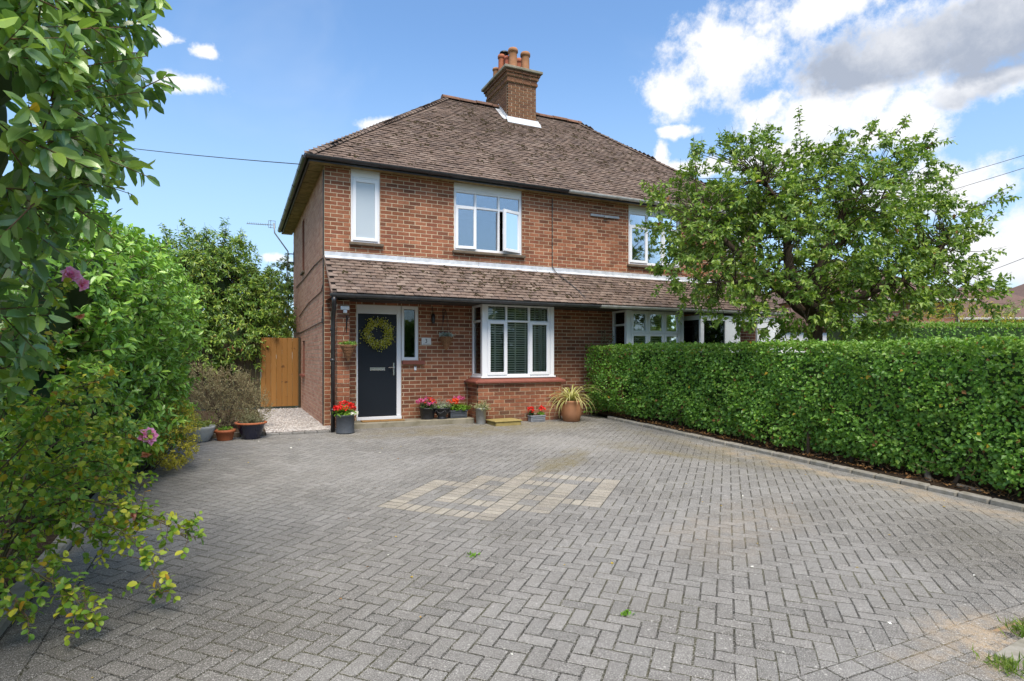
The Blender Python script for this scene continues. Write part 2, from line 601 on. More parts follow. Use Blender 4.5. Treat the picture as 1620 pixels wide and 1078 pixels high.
# foliage
M['lf_hedge'] = leafmat('hedge leaf', [(0.069, 0.153, 0.027), (0.113, 0.253, 0.040), (0.172, 0.353, 0.050), (0.267, 0.454, 0.063)], .38, .45, .33)
M['lf_hedgetop'] = leafmat('hedge young leaf', [(0.090, 0.189, 0.026), (0.151, 0.279, 0.038), (0.215, 0.343, 0.050)], .42, .4, .3)
M['lf_laurel'] = leafmat('laurel leaf', [(0.086, 0.193, 0.038), (0.146, 0.305, 0.049), (0.226, 0.422, 0.062), (0.367, 0.559, 0.095)], .30, .5, .22)
M['lf_ela'] = leafmat('elaeagnus leaf', [(0.106, 0.191, 0.070), (0.144, 0.269, 0.091), (0.225, 0.369, 0.091), (0.398, 0.546, 0.093)], .26, .65, .24)
M['lf_rose'] = leafmat('rose leaf', [(0.076, 0.185, 0.027), (0.153, 0.291, 0.034), (0.294, 0.408, 0.044), (0.646, 0.579, 0.057)], .42, .4, .3)
M['lf_yellow'] = leafmat('yellowing leaf', [(.45, .30, .02), (.52, .38, .03), (.42, .20, .03)], .55, .3, .3)
M['lf_tree'] = leafmat('apple leaf', [(0.065, 0.128, 0.024), (0.120, 0.210, 0.036), (0.200, 0.310, 0.048), (0.352, 0.434, 0.070)], .42, .42, .33)
M['lf_bay'] = leafmat('bay leaf', [(0.063, 0.137, 0.029), (0.104, 0.205, 0.039), (0.192, 0.315, 0.046), (0.411, 0.466, 0.083)], .36, .45, .22)
M['lf_birch'] = leafmat('birch leaf', [(0.049, 0.084, 0.031), (0.084, 0.126, 0.042), (0.126, 0.168, 0.063)], .5, .3, .3)
M['lf_gold'] = leafmat('golden leaf', [(0.264, 0.264, 0.026), (0.422, 0.383, 0.040), (0.554, 0.475, 0.066)], .5, .3, .3)
M['lf_dry'] = leafmat('dry brown foliage', [(.15, .135, .075), (.25, .225, .125), (.34, .31, .19)], .8, .2, .2)
M['lf_silver'] = leafmat('silver foliage', [(0.286, 0.325, 0.273), (0.429, 0.468, 0.403), (0.585, 0.611, 0.546)], .7, .2, .2)
M['lf_lav'] = leafmat('grey green foliage', [(.13, .14, .08), (.22, .22, .13), (.33, .32, .20)], .7, .2, .2)
M['lf_var'] = leafmat('variegated foliage', [(.10, .17, .05), (.34, .35, .18), (.50, .48, .30)], .5, .3, .25)
M['lf_strap'] = leafmat('variegated strap leaf', [(.30, .33, .08), (.48, .46, .18), (.56, .53, .27)], .45, .4, .25)
M['lf_bright'] = leafmat('bright green foliage', [(.09, .22, .02), (.15, .30, .03), (.22, .36, .05)], .45, .4, .3)
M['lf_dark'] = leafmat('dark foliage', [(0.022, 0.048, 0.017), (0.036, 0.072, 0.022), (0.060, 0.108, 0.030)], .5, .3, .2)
M['fl_red'] = leafmat('red petal', [(.55, .012, .012), (.68, .02, .018), (.75, .05, .03)], .5, .3, .2)
M['fl_pink'] = leafmat('pink petal', [(.62, .06, .26), (.72, .12, .36), (.78, .22, .45)], .5, .3, .3)
M['fl_orange'] = leafmat('orange red petal', [(.70, .05, .015), (.75, .09, .02)], .5, .3, .2)
M['fl_white'] = leafmat('white petal', [(.7, .7, .66), (.8, .8, .76)], .5, .3, .2)
M['fl_rose'] = leafmat('rose petal', [(0.800, 0.188, 0.459), (0.800, 0.313, 0.582), (0.800, 0.469, 0.704)], .5, .3, .35)
M['fl_faded'] = leafmat('faded rose petal', [(.60, .22, .16), (.65, .32, .24)], .6, .2, .3)
M['litter'] = leafmat('fallen leaf', [(.13, .06, .025), (.22, .11, .04), (.32, .18, .07)], .8, .2, .1)
M['grass'] = leafmat('grass blade', [(.06, .12, .015), (.12, .20, .025), (.22, .28, .05)], .5, .3, .3)


def stain(t, X, Y, cx, cy, rx, ry, rot=0.0, soft=(1.0, 0.2)):
    c, s = math.cos(rad(rot)), math.sin(rad(rot))
    dx = mth(t, 'SUBTRACT', X, cx)
    dy = mth(t, 'SUBTRACT', Y, cy)
    u = mth(t, 'DIVIDE', mth(t, 'ADD', mth(t, 'MULTIPLY', dx, c), mth(t, 'MULTIPLY', dy, s)), rx)
    v = mth(t, 'DIVIDE', mth(t, 'SUBTRACT', mth(t, 'MULTIPLY', dy, c), mth(t, 'MULTIPLY', dx, s)), ry)
    r = mth(t, 'SQRT', mth(t, 'ADD', mth(t, 'MULTIPLY', u, u), mth(t, 'MULTIPLY', v, v)))
    return smooth(t, r, soft[0], soft[1])


def paver_mat(name, cols, joint=False):
    """grey blocks with algae, tyre-swept pale areas, washed-in sand, lichen spots"""
    m, t, bs, out = newmat(name)
    p = pos(t)
    sp = nd(t, 'ShaderNodeSeparateXYZ')
    put(t, sp.inputs[0], p)
    X, Y = sp.outputs[0], sp.outputs[1]
    nb = noise(t, p, 0.9, 5, .6)
    wob = mth(t, 'MULTIPLY', mth(t, 'SUBTRACT', noise(t, p, 1.7, 4, .6), .5), 1.3)
    Xw = mth(t, 'ADD', X, wob)
    Yw = mth(t, 'ADD', Y, mth(t, 'MULTIPLY', mth(t, 'SUBTRACT', nb, .5), 1.3))
    if joint:
        c = mixc(t, smooth(t, noise(t, p, 2.2, 4, .6), .42, .62), (.017, .016, .011), (.042, .040, .014))
    else:
        c = ramp(t, rand_of(t), cols)
    # swept paler surface / grime
    c = mixc(t, mth(t, 'MULTIPLY', smooth(t, nb, .38, .64), .5), c, mixc(t, 1.0, c, (.60, .58, .54), 'MULTIPLY'))
    dark = mth(t, 'MAXIMUM', stain(t, Xw, Yw, 4.0, -8.3, 1.5, .8, 25), stain(t, Xw, Yw, -1.9, -7.2, 1.4, 1.8))
    dark = mth(t, 'MAXIMUM', dark, mth(t, 'MULTIPLY', stain(t, Xw, Yw, -2.3, -3.6, .8, 2.0), .8))
    dark = mth(t, 'MAXIMUM', dark, mth(t, 'MULTIPLY', stain(t, Xw, Yw, 4.9, -4.2, .7, 2.6), .7))
    c = mixc(t, mth(t, 'MULTIPLY', dark, .75 if not joint else .2), c, mixc(t, 1.0, c, (.50, .48, .43), 'MULTIPLY'))
    pale = mth(t, 'MAXIMUM', stain(t, Xw, Yw, 3.3, -3.1, 1.0, 1.7, 35), mth(t, 'MULTIPLY', stain(t, Xw, Yw, -.2, -3.8, 1.5, 1.2), .6))
    c = mixc(t, mth(t, 'MULTIPLY', pale, .35), c, (.33, .32, .30))
    alg = mth(t, 'MAXIMUM', stain(t, Xw, Yw, 2.5, -4.3, 1.4, .35, 42), stain(t, Xw, Yw, 4.3, -4.3, .45, 1.7, 20))
    alg = mth(t, 'MAXIMUM', alg, mth(t, 'MULTIPLY', stain(t, Xw, Yw, 2.6, -1.2, 3.6, .95), .85))
    alg = mth(t, 'MAXIMUM', alg, mth(t, 'MULTIPLY', stain(t, Xw, Yw, 5.1, -4.5, .35, 4.2), .6))
    alg = mth(t, 'MULTIPLY', alg, smooth(t, noise(t, p, 3.5, 5, .65), .30, .56))
    c = mixc(t, mth(t, 'MULTIPLY', alg, .85), c, (.135, .112, .048))
    sand = mth(t, 'MAXIMUM', stain(t, Xw, Yw, 2.35, -9.2, .75, .36, 5), mth(t, 'MULTIPLY', stain(t, Xw, Yw, 2.7, -7.2, 1.5, .5, 25), .22))
    sand = mth(t, 'MAXIMUM', sand, mth(t, 'MULTIPLY', stain(t, Xw, Yw, 5.25, -6.4, .28, 3.5), .6))
    sand = mth(t, 'MULTIPLY', sand, smooth(t, noise(t, p, 7.0, 8, .75), .36, .58))
    c = mixc(t, mth(t, 'MULTIPLY', sand, .85), c, (.40, .30, .185))
    # aggregate speckle, lichen
    mot = noise(t, p, 14, 5, .7)
    c = mixc(t, mth(t, 'MULTIPLY', smooth(t, mot, .45, .70), .45), c, mixc(t, 1.0, c, (.55, .54, .50), 'MULTIPLY'))
    sk = noise(t, p, 170, 2, .6)
    c = mixc(t, mth(t, 'MULTIPLY', smooth(t, sk, .52, .64), .62), c, (.50, .48, .45))
    c = mixc(t, mth(t, 'MULTIPLY', smooth(t, noise(t, p, 120, 2, .6), .54, .66), .62), c, (.06, .056, .05))
    vo = nd(t, 'ShaderNodeTexVoronoi')
    vo.inputs['Scale'].default_value = 15.0
    put(t, vo.inputs['Vector'], p)
    spot = mth(t, 'MULTIPLY', smooth(t, vo.outputs['Distance'], .13, .07), smooth(t, noise(t, p, 1.3, 3, .6), .46, .60))
    c = mixc(t, mth(t, 'MULTIPLY', spot, .55), c, (.52, .51, .47))
    put(t, bs.inputs['Base Color'], c)
    bs.inputs['Roughness'].default_value = .78
    bs.inputs['Specular IOR Level'].default_value = .35
    b = nd(t, 'ShaderNodeBump')
    b.inputs['Strength'].default_value = .55
    b.inputs['Distance'].default_value = .004
    put(t, b.inputs['Height'], noise(t, p, 150, 5, .7))
    t.links.new(b.outputs[0], bs.inputs['Normal'])
    return m


M['paver'] = paver_mat('grey paving block', [(.146, .143, .134), (.186, .182, .171), (.218, .212, .199), (.165, .160, .150), (.200, .195, .183)])
M['cream_paver'] = paver_mat('buff paving block', [(.31, .282, .228), (.35, .32, .26), (.255, .234, .193), (.325, .293, .238), (.225, .208, .178)])
M['joint'] = paver_mat('paving joint sand', [(.05, .045, .03)], True)


# ------------------------------------------------------------------ ground, drive, kerb
def ground_sheet(name, xs, ys, mat_, dz=0.0, zf=None):
    V = [(x, y, (G(y) if zf is None else zf(x, y)) + dz) for y in ys for x in xs]
    nx = len(xs)
    F = [[j * nx + i, j * nx + i + 1, (j + 1) * nx + i + 1, (j + 1) * nx + i] for j in range(len(ys) - 1) for i in range(nx - 1)]
    o = obj(name, npmesh(name, V, F, mat_))
    o['kind'] = 'structure'
    return o


m, t, bs, out = newmat('garden ground')
p = pos(t)
c = ramp(t, noise(t, p, .6, 6, .65), [(.3, (.055, .075, .02)), (.5, (.09, .105, .03)), (.7, (.13, .10, .05))])
put(t, bs.inputs['Base Color'], c)
bs.inputs['Roughness'].default_value = 1
M['ground'] = m
ground_sheet('ground', [-400, -60, -10, 0, 10, 60, 400], [-400, -60, -12.6, -9, -5, -.6, 3, 10, 60, 400], M['ground'], -.06)

UA = np.array([1, 1, 0]) / math.sqrt(2)     # the paving runs at 45 degrees to the house
VA = np.array([1, -1, 0]) / math.sqrt(2)
PIT = 0.1


def paver_template(lx, ly, ch=.0025, h=.035, gap=.0115):
    a, b = lx / 2 - gap / 2, ly / 2 - gap / 2
    T = []
    for (q, z) in ((ch, 0.0), (0, -ch), (0, -h)):
        T += [(-a + q, -b + q, z), (a - q, -b + q, z), (a - q, b - q, z), (-a + q, b - q, z)]
    F = [[0, 1, 2, 3]]
    for k in range(2):
        for i in range(4):
            j = (i + 1) % 4
            F.append([k * 4 + j, k * 4 + i, (k + 1) * 4 + i, (k + 1) * 4 + j])
    return np.array(T), np.array(F)


def clip_poly(poly, axis, val, keep_less):
    out_ = []
    for i in range(len(poly)):
        a, b = poly[i], poly[(i + 1) % len(poly)]
        ia = (a[axis] <= val) == keep_less
        ib = (b[axis] <= val) == keep_less
        if ia:
            out_.append(a)
        if ia != ib:
            k = (val - a[axis]) / (b[axis] - a[axis])
            out_.append((a[0] + k * (b[0] - a[0]), a[1] + k * (b[1] - a[1])))
    return out_


def prism(mb, poly, y_of, top=0.0, gap=.0085, ch=.0028, h=.035, r=0.0, tilt=(0, 0)):
    """paving block with any convex outline, following the slope of the drive"""
    n = len(poly)
    cx = sum(q[0] for q in poly) / n
    cy = sum(q[1] for q in poly) / n

    def ring(d, z):
        res = []
        for (x, y) in poly:
            l = math.hypot(x - cx, y - cy)
            k = max(0, (l - d * 1.35)) / max(l, 1e-6)
            X, Yy = cx + (x - cx) * k, cy + (y - cy) * k
            res.append((X, Yy, G(Yy) + z + top + tilt[0] * (X - cx) + tilt[1] * (Yy - cy)))
        return res
    vs = ring(gap / 2 + ch, 0) + ring(gap / 2, -ch) + ring(gap / 2, -h)
    fs = [list(range(n))]
    for k in range(2):
        for i in range(n):
            j = (i + 1) % n
            fs.append([k * n + j, k * n + i, (k + 1) * n + i, (k + 1) * n + j])
    ar = sum(poly[i][0] * poly[(i + 1) % n][1] - poly[(i + 1) % n][0] * poly[i][1] for i in range(n))
    if ar < 0:
        fs = [f[::-1] for f in fs]
    mb.add(vs, fs, r)


DX0, DX1, DY0, DY1 = -2.36, 5.36, -9.12, -0.72


def build_drive():
    root = thing('driveway', (0, -5, 0), 'sloping grey block paved driveway in herringbone with a buff square knot pattern', None)
    root['kind'] = 'structure'
    base = ground_sheet('joint_bed', [-2.62, 2, 5.62], [-12.5, -9.15, -4, -.6, .02], M['joint'], -.0024)
    base.parent = root
    base.matrix_parent_inverse = Matrix.Translation(-WL[root])
    # cells
    S = [(-40, 37), (-32, 45), (-36, 41)]

    def ring(i, j):
        for (u, v) in S:
            a, b = i - u, j - v
            if 0 <= a < 12 and 0 <= b < 12 and not (2 <= a < 10 and 2 <= b < 10):
                return True
        return False

    def inside(i, j):
        return any(0 <= i - u < 12 and 0 <= j - v < 12 for (u, v) in S)
    rects = []      # u0,v0,lu,lv,cream
    for i0 in range(-40, -20, 2):
        for j0 in range(37, 57, 2):
            if inside(i0, j0):
                cr = ring(i0, j0)
                vert = (i0 // 2 + j0 // 2) % 2 == 0 if not cr else None
                if cr:
                    left = ring(i0 - 2, j0) or ring(i0 + 2, j0)
                    vert = not left     # blocks lie across the band they belong to
                if vert:
                    rects += [(i0, j0 + k, 2, 1, cr) for k in (0, 1)]
                else:
                    rects += [(i0 + k, j0, 1, 2, cr) for k in (0, 1)]
    for i in range(-160, 80):
        for j in range(-30, 120):
            x = (i * UA[0] + j * VA[0]) * PIT
            y = (i * UA[1] + j * VA[1]) * PIT
            if x < DX0 - .4 or x > DX1 + .4 or y < DY0 - .4 or y > .5:
                continue
            k = (i - j) % 4
            cells = None
            if k == 0:
                cells = [(i, j), (i + 1, j)]
                r = (i, j, 2, 1, False)
            elif k == 3:
                cells = [(i, j), (i, j + 1)]
                r = (i, j, 1, 2, False)
            if cells is None:
                continue
            ins = [inside(*q) for q in cells]
            if all(ins):
                continue
            if any(ins):
                q = cells[1] if ins[0] else cells[0]
                r = (q[0], q[1], 1, 1, False)
            rects.append(r)
    full_P, full_R, full_c = [], [], []
    cut = MB()
    region2 = lambda x, y: x > .14
    for (u, v, lu, lv, cr) in rects:
        cu, cv = u + lu / 2, v + lv / 2
        x = (cu * UA[0] + cv * VA[0]) * PIT
        y = (cu * UA[1] + cv * VA[1]) * PIT
        rr = .12
        top = DY1 if x < .14 + rr else -.0
        if x - rr > DX0 and x + rr < DX1 and y - rr > DY0 and y + rr < top and lu + lv == 3 and not (abs(x - .14) < rr and y > DY1 - rr):
            full_P.append((x, y))
            full_R.append(rad(45) if lu == 2 else rad(-45))
            full_c.append(cr)
            continue
        poly = []
        for (a, b) in ((u, v), (u, v + lv), (u + lu, v + lv), (u + lu, v)):
            poly.append(((a * UA[0] + b * VA[0]) * PIT, (a * UA[1] + b * VA[1]) * PIT))
        for ax, val, less in ((0, DX0, False), (0, DX1, True), (1, DY0, False), (1, -.0 if x > .14 else DY1, True)):
            if poly:
                poly = clip_poly(poly, ax, val, less)
        if x > .14 and y > DY1 and poly:
            poly = clip_poly(poly, 0, .14, False)
        if len(poly) < 3:
            continue
        ar = abs(sum(poly[i][0] * poly[(i + 1) % len(poly)][1] - poly[(i + 1) % len(poly)][0] * poly[i][1] for i in range(len(poly)))) / 2
        if ar < .0009:
            continue
        prism(cut, poly, None, rng.normal(0, .0007), r=rng.random())
    # border courses along both edges and the road end
    y = DY0
    while y < DY1 - .05:
        for (a, b) in ((-2.565, DX0), (DX1, 5.555)):
            prism(cut, [(a, y), (b, y), (b, min(y + .1, DY1)), (a, min(y + .1, DY1))], None, rng.normal(0, .0007), r=rng.random())
        y += .1
    x = -2.565
    while x < 5.5:
        prism(cut, [(x, DY0 - .205), (min(x + .1, 5.555), DY0 - .205), (min(x + .1, 5.555), DY0), (x, DY0)] if x < -9 else
              [(x, DY0 - .105), (min(x + .2, 5.555), DY0 - .105), (min(x + .2, 5.555), DY0 - .002), (x, DY0 - .002)], None, rng.normal(0, .001), r=rng.random())
        x += .2
    # crossing beyond the border
    x = -2.565
    while x < 2.3:
        yy = DY0 - .21
        k = 0
        while yy > -12.2:
            off = .1 * (k % 2)
            prism(cut, [(x + off, yy), (x + off + .2, yy), (x + off + .2, yy + .1), (x + off, yy + .1)], None, rng.normal(0, .0007), r=rng.random())
            yy -= .1
            k += 1
        x += .2
    full_P = np.array(full_P)
    full_R = np.array(full_R)
    full_c = np.array(full_c)
    n = len(full_P)
    P3 = np.column_stack([full_P, gz(full_P[:, 1]) + np.clip(rng.normal(0, .0006, n), -.001, .0015)])
    # follow the fall of the drive and settle unevenly
    sl = np.where(full_P[:, 1] < -.6, .032, 0)
    R = rotz(full_R + rng.normal(0, .006, n))
    tx, ty = np.clip(rng.normal(0, .006, n), -.010, .010), sl + np.clip(rng.normal(0, .006, n), -.010, .010)
    Tl = np.zeros((n, 3, 3))
    Tl[:, 0, 0] = Tl[:, 1, 1] = Tl[:, 2, 2] = 1
    Tl[:, 2, 0], Tl[:, 2, 1] = tx, ty
    R = Tl @ R
    T, TF = paver_template(.2, .1)
    F = depth_in_view(P3)
    order = np.argsort(F)
    near = order[:290]
    nearset = np.zeros(n, bool)
    nearset[near] = True
    me_g = npmesh('paving_block', T, TF, M['paver'], np.zeros(len(TF)))
    me_c = npmesh('paving_block_buff', T, TF, M['cream_paver'], np.zeros(len(TF)))
    cre = np.where(full_c)[0]
    single = set(near[:230].tolist()) | set(cre[:70].tolist())
    for i in single:
        o = bpy.data.objects.new('paving_block', me_c if full_c[i] else me_g)
        link(o, root)
        o.matrix_basis = mat4(R[i], P3[i])
    rest = np.array([i for i in range(n) if i not in single])
    for flag, mm, nm_ in ((False, M['paver'], 'paving_field'), (True, M['cream_paver'], 'buff_paving_field')):
        idx = rest[full_c[rest] == flag]
        V, FF, r = inst(T, TF, P3[idx], R[idx], None, rng.random(len(idx)))
        o = obj(nm_, npmesh(nm_, V, FF, mm, r), root)
        o['kind'] = 'stuff'
    o = cut.build('edge_paving', M['paver'], root)
    o['kind'] = 'stuff'
    return root


drive = build_drive()

# kerbs: right one in front of the hedge, left one under the shrubs
def build_kerb(name, x0, x1, y0, y1, step, hgt, label):
    root = thing(name, ((x0 + x1) / 2, (y0 + y1) / 2, G((y0 + y1) / 2)), label, None)
    root['kind'] = 'structure'
    mb = MB()
    xm = (x0 + x1) / 2
    mb.bbox(x0 - xm, x1 - xm, -step / 2 + .004, step / 2 - .004, -.12, hgt, .016)
    me = npmesh('kerb_stone', mb.V, mb.F, M['kerbm'], mb.R)
    y = y0 + step / 2
    while y < y1 - step / 2 + 1e-6:
        o = bpy.data.objects.new('kerb_stone', me)
        link(o, root)
        o.location = (xm + rng.normal(0, .003), y, G(y) + rng.normal(0, .003))
        o.rotation_euler = (math.atan(.032) + rng.normal(0, .006), rng.normal(0, .02), rng.normal(0, .008))
        y += step
    return root


build_kerb('kerb', 5.565, 5.665, -11.0, -.72, .3, .055, 'row of pale concrete kerb stones edging the bed under the clipped hedge')
build_kerb('edging_kerb', -2.70, -2.575, -11.0, -.72, .6, .055, 'grey concrete edging below the rose and laurel side of the drive')


def bumpy(x, y, base, amp):
    return base + amp * (math.sin(x * 7.3 + y * 3.1) * .5 + math.sin(x * 17 - y * 13) * .3 + math.sin(y * 23 + x * 5) * .2)


ground_sheet('hedge_bed', list(np.linspace(5.66, 7.0, 9)), list(np.linspace(-11, 0.1, 90)), M['soil'], 0, lambda x, y: bumpy(x, y, G(y) + .045 + .06 * min(1, (x - 5.66) * 2), .018))
ground_sheet('shrub_bed', list(np.linspace(-5.5, -2.69, 12)), list(np.linspace(-11, 0.1, 60)), M['soil'], 0, lambda x, y: bumpy(x, y, G(y) + .04, .02))
ground_sheet('planting_bed', list(np.linspace(-3.2, -1.0, 14)), list(np.linspace(-.66, 4.2, 24)), M['soil'], 0, lambda x, y: bumpy(x, y, .05, .02))
ground_sheet('neighbour_lawn', list(np.linspace(7.0, 30, 12)), list(np.linspace(-11, 0.0, 12)), M['ground'], .0)
m, t, bs, out = newmat('sandy verge')
p = pos(t)
c = ramp(t, noise(t, p, 6, 6, .7), [(.3, (.20, .125, .065)), (.5, (.31, .215, .125)), (.7, (.40, .30, .19))])
put(t, bs.inputs['Base Color'], c)
bs.inputs['Roughness'].default_value = 1
b_ = nd(t, 'ShaderNodeBump')
b_.inputs['Strength'].default_value = .6
put(t, b_.inputs['Height'], noise(t, p, 60, 5, .7))
t.links.new(b_.outputs[0], bs.inputs['Normal'])
M['sand'] = m
ground_sheet('verge', list(np.linspace(2.32, 8, 30)), list(np.linspace(-12.4, -9.24, 26)), M['sand'], 0, lambda x, y: bumpy(x * 1.7, y * 1.3, G(y) - .004 + .015 * max(0, -9.5 - y), .008))
m, t, bs, out = newmat('tarmac')
p = pos(t)
put(t, bs.inputs['Base Color'], ramp(t, noise(t, p, 90, 4, .7), [(.35, (.03, .03, .032)), (.7, (.07, .07, .07))]))
bs.inputs['Roughness'].default_value = .9
ground_sheet('road', [-200, 0, 200], [-22, -12.5], m, -.03)

# gravel side path
m, t, bs, out = newmat('gravel bed')
p = pos(t)
put(t, bs.inputs['Base Color'], ramp(t, noise(t, p, 70, 3, .7), [(.3, (.16, .145, .13)), (.55, (.40, .37, .34)), (.75, (.56, .53, .50))]))
bs.inputs['Roughness'].default_value = .95
ground_sheet('side_path', [-1.0, -.5, .13], [-.61, 0, 2, 4.24], m, .022, lambda x, y: .0)


pe = MB()
x = -1.0
while x < .10:
    prism(pe, [(x, -.715), (x + .2, -.715), (x + .2, -.612), (x, -.612)], None, .024 + rng.normal(0, .002), h=.06, r=rng.random())
    x += .2
o = pe.build('path_edging', M['paver'])
o['kind'] = 'structure'


def build_gravel():
    n = 5200
    P = np.column_stack([rng.uniform(-1.0, .12, n), -.60 + 4.8 * rng.random(n) ** 1.5, np.full(n, .03)])
    keep = ~((P[:, 0] > -.01) & (P[:, 1] > -.04))
    P = P[keep]
    n = len(P)
    P[:, 2] += rng.uniform(-.004, .012, n)
    T = np.array([[1, 0, 0], [-1, 0, 0], [0, 1, 0], [0, -1, 0], [0, 0, 1], [0, 0, -1]]) * .5 + 0
    TF = np.array([[0, 2, 4], [2, 1, 4], [1, 3, 4], [3, 0, 4], [2, 0, 5], [1, 2, 5], [3, 1, 5], [0, 3, 5]])
    S = np.column_stack([rng.uniform(.018, .042, n), rng.uniform(.015, .032, n), rng.uniform(.010, .022, n)])
    A = rng.uniform(0, 6.28, n)
    V, F, r = inst(T, TF, P, rotz(A), S, rng.random(n))
    o = obj('gravel', npmesh('gravel', V, F, pmat('gravel stone', [(.30, .27, .25), (.46, .43, .40), (.60, .58, .55), (.36, .31, .28), (.54, .50, .47)], .9, 90, .3), r))
    tag(o, 'pale loose gravel covering the side path up to the gate', 'gravel', kind='stuff')


build_gravel()


# ------------------------------------------------------------------ the house
HW, HD, PARTY = 10.68, 6.4, 5.34
BW, BH, BD = .225, .075, .055       # brick module
house = thing('semi_detached_house', (0, 0, 0), 'red brick semi-detached house with brown hipped tiled roof and central chimney', 'house')


def cut_rects(x0, x1, z0, z1, ops):
    """the rectangle less the openings"""
    todo = [(x0, x1, z0, z1)]
    for (a0, a1, b0, b1) in ops:
        nxt = []
        for (p0, p1, q0, q1) in todo:
            if a0 >= p1 - 1e-6 or a1 <= p0 + 1e-6 or b0 >= q1 - 1e-6 or b1 <= q0 + 1e-6:
                nxt.append((p0, p1, q0, q1))
                continue
            if a0 > p0:
                nxt.append((p0, a0, q0, q1))
            if a1 < p1:
                nxt.append((a1, p1, q0, q1))
            m0, m1 = max(a0, p0), min(a1, p1)
            if b0 > q0:
                nxt.append((m0, m1, q0, b0))
            if b1 < q1:
                nxt.append((m0, m1, b1, q1))
        todo = nxt
    return [q for q in todo if q[1] - q[0] > .022 and q[3] - q[2] > .016]


def lay_bricks(axis, plane, sign, a0, a1, z0, z1, ops=(), first=0):
    """brick boxes (centre, size) on an upright plane. axis 'y': wall faces -y/+y and a runs along x; 'x': the other way"""
    C, S = [], []
    k = int(round(z0 / BH))
    z = z0
    while z < z1 - .02:
        zt = min(z + BH, z1)
        a = a0 - (BW / 2 if (k + first) % 2 else 0)
        while a < a1 - .01:
            p0, p1 = max(a, a0), min(a + BW, a1)
            if p1 - p0 > .03:
                for (q0, q1, r0, r1) in cut_rects(p0, p1, z, zt, ops):
                    w, h = q1 - q0 - .012, r1 - r0 - .0125
                    if w < .012 or h < .008:
                        continue
                    out_ = plane - sign * (BD / 2) + float(np.clip(rng.normal(0, .001), -.0018, .0018))
                    c = ((q0 + q1) / 2, out_, (r0 + r1) / 2) if axis == 'y' else (out_, (q0 + q1) / 2, (r0 + r1) / 2)
                    C.append(c)
                    S.append((w, BD, h) if axis == 'y' else (BD, w, h))
            a += BW
        z += BH
        k += 1
    return C, S


def sheet(mb, axis, plane, a0, a1, z0, z1, ops, flip=False):
    """flat wall with holes"""
    for (p0, p1, q0, q1) in [(a0, a1, z0, z1)] if not ops else split_cells(a0, a1, z0, z1, ops):
        if axis == 'y':
            vs = [(p0, plane, q0), (p1, plane, q0), (p1, plane, q1), (p0, plane, q1)]
        else:
            vs = [(plane, p0, q0), (plane, p0, q1), (plane, p1, q1), (plane, p1, q0)]
        mb.add(vs, [[0, 1, 2, 3] if not flip else [3, 2, 1, 0]])


def split_cells(a0, a1, z0, z1, ops):
    xs = sorted({a0, a1, *[min(max(o[k], a0), a1) for o in ops for k in (0, 1)]})
    zs = sorted({z0, z1, *[min(max(o[k], z0), z1) for o in ops for k in (2, 3)]})
    res = []
    for i in range(len(xs) - 1):
        for j in range(len(zs) - 1):
            cx, cz = (xs[i] + xs[i + 1]) / 2, (zs[j] + zs[j + 1]) / 2
            if not any(o[0] < cx < o[1] and o[2] < cz < o[3] for o in ops):
                res.append((xs[i], xs[i + 1], zs[j], zs[j + 1]))
    return res


# openings in the front wall (x0,x1,z0,z1)
W1 = (.475, 1.010, 3.405, 4.775)
W2 = (2.485, 3.980, 3.415, 4.775)
mir = lambda o: (HW - o[1], HW - o[0], o[2], o[3])
DOOR = (.575, 1.420, .10, 2.255)
SIDE = (1.420, 1.755, 1.215, 2.255)
BAY = (2.885, 4.415, .85, 2.33)
front_ops = [W1, W2, mir(W1), mir(W2), DOOR, SIDE, BAY, mir(BAY), mir(DOOR)]
SW1 = (3.45, 3.95, 3.30, 4.55)
SW2 = (3.40, 3.85, .88, 1.66)
side_ops = [SW1, SW2]
BAYB = (2.76, 4.60)     # brick base of the bay, x extent
BAYY = -.58
CH = (4.84, 5.66, 2.60, 3.95)   # chimney x0,x1,y0,y1


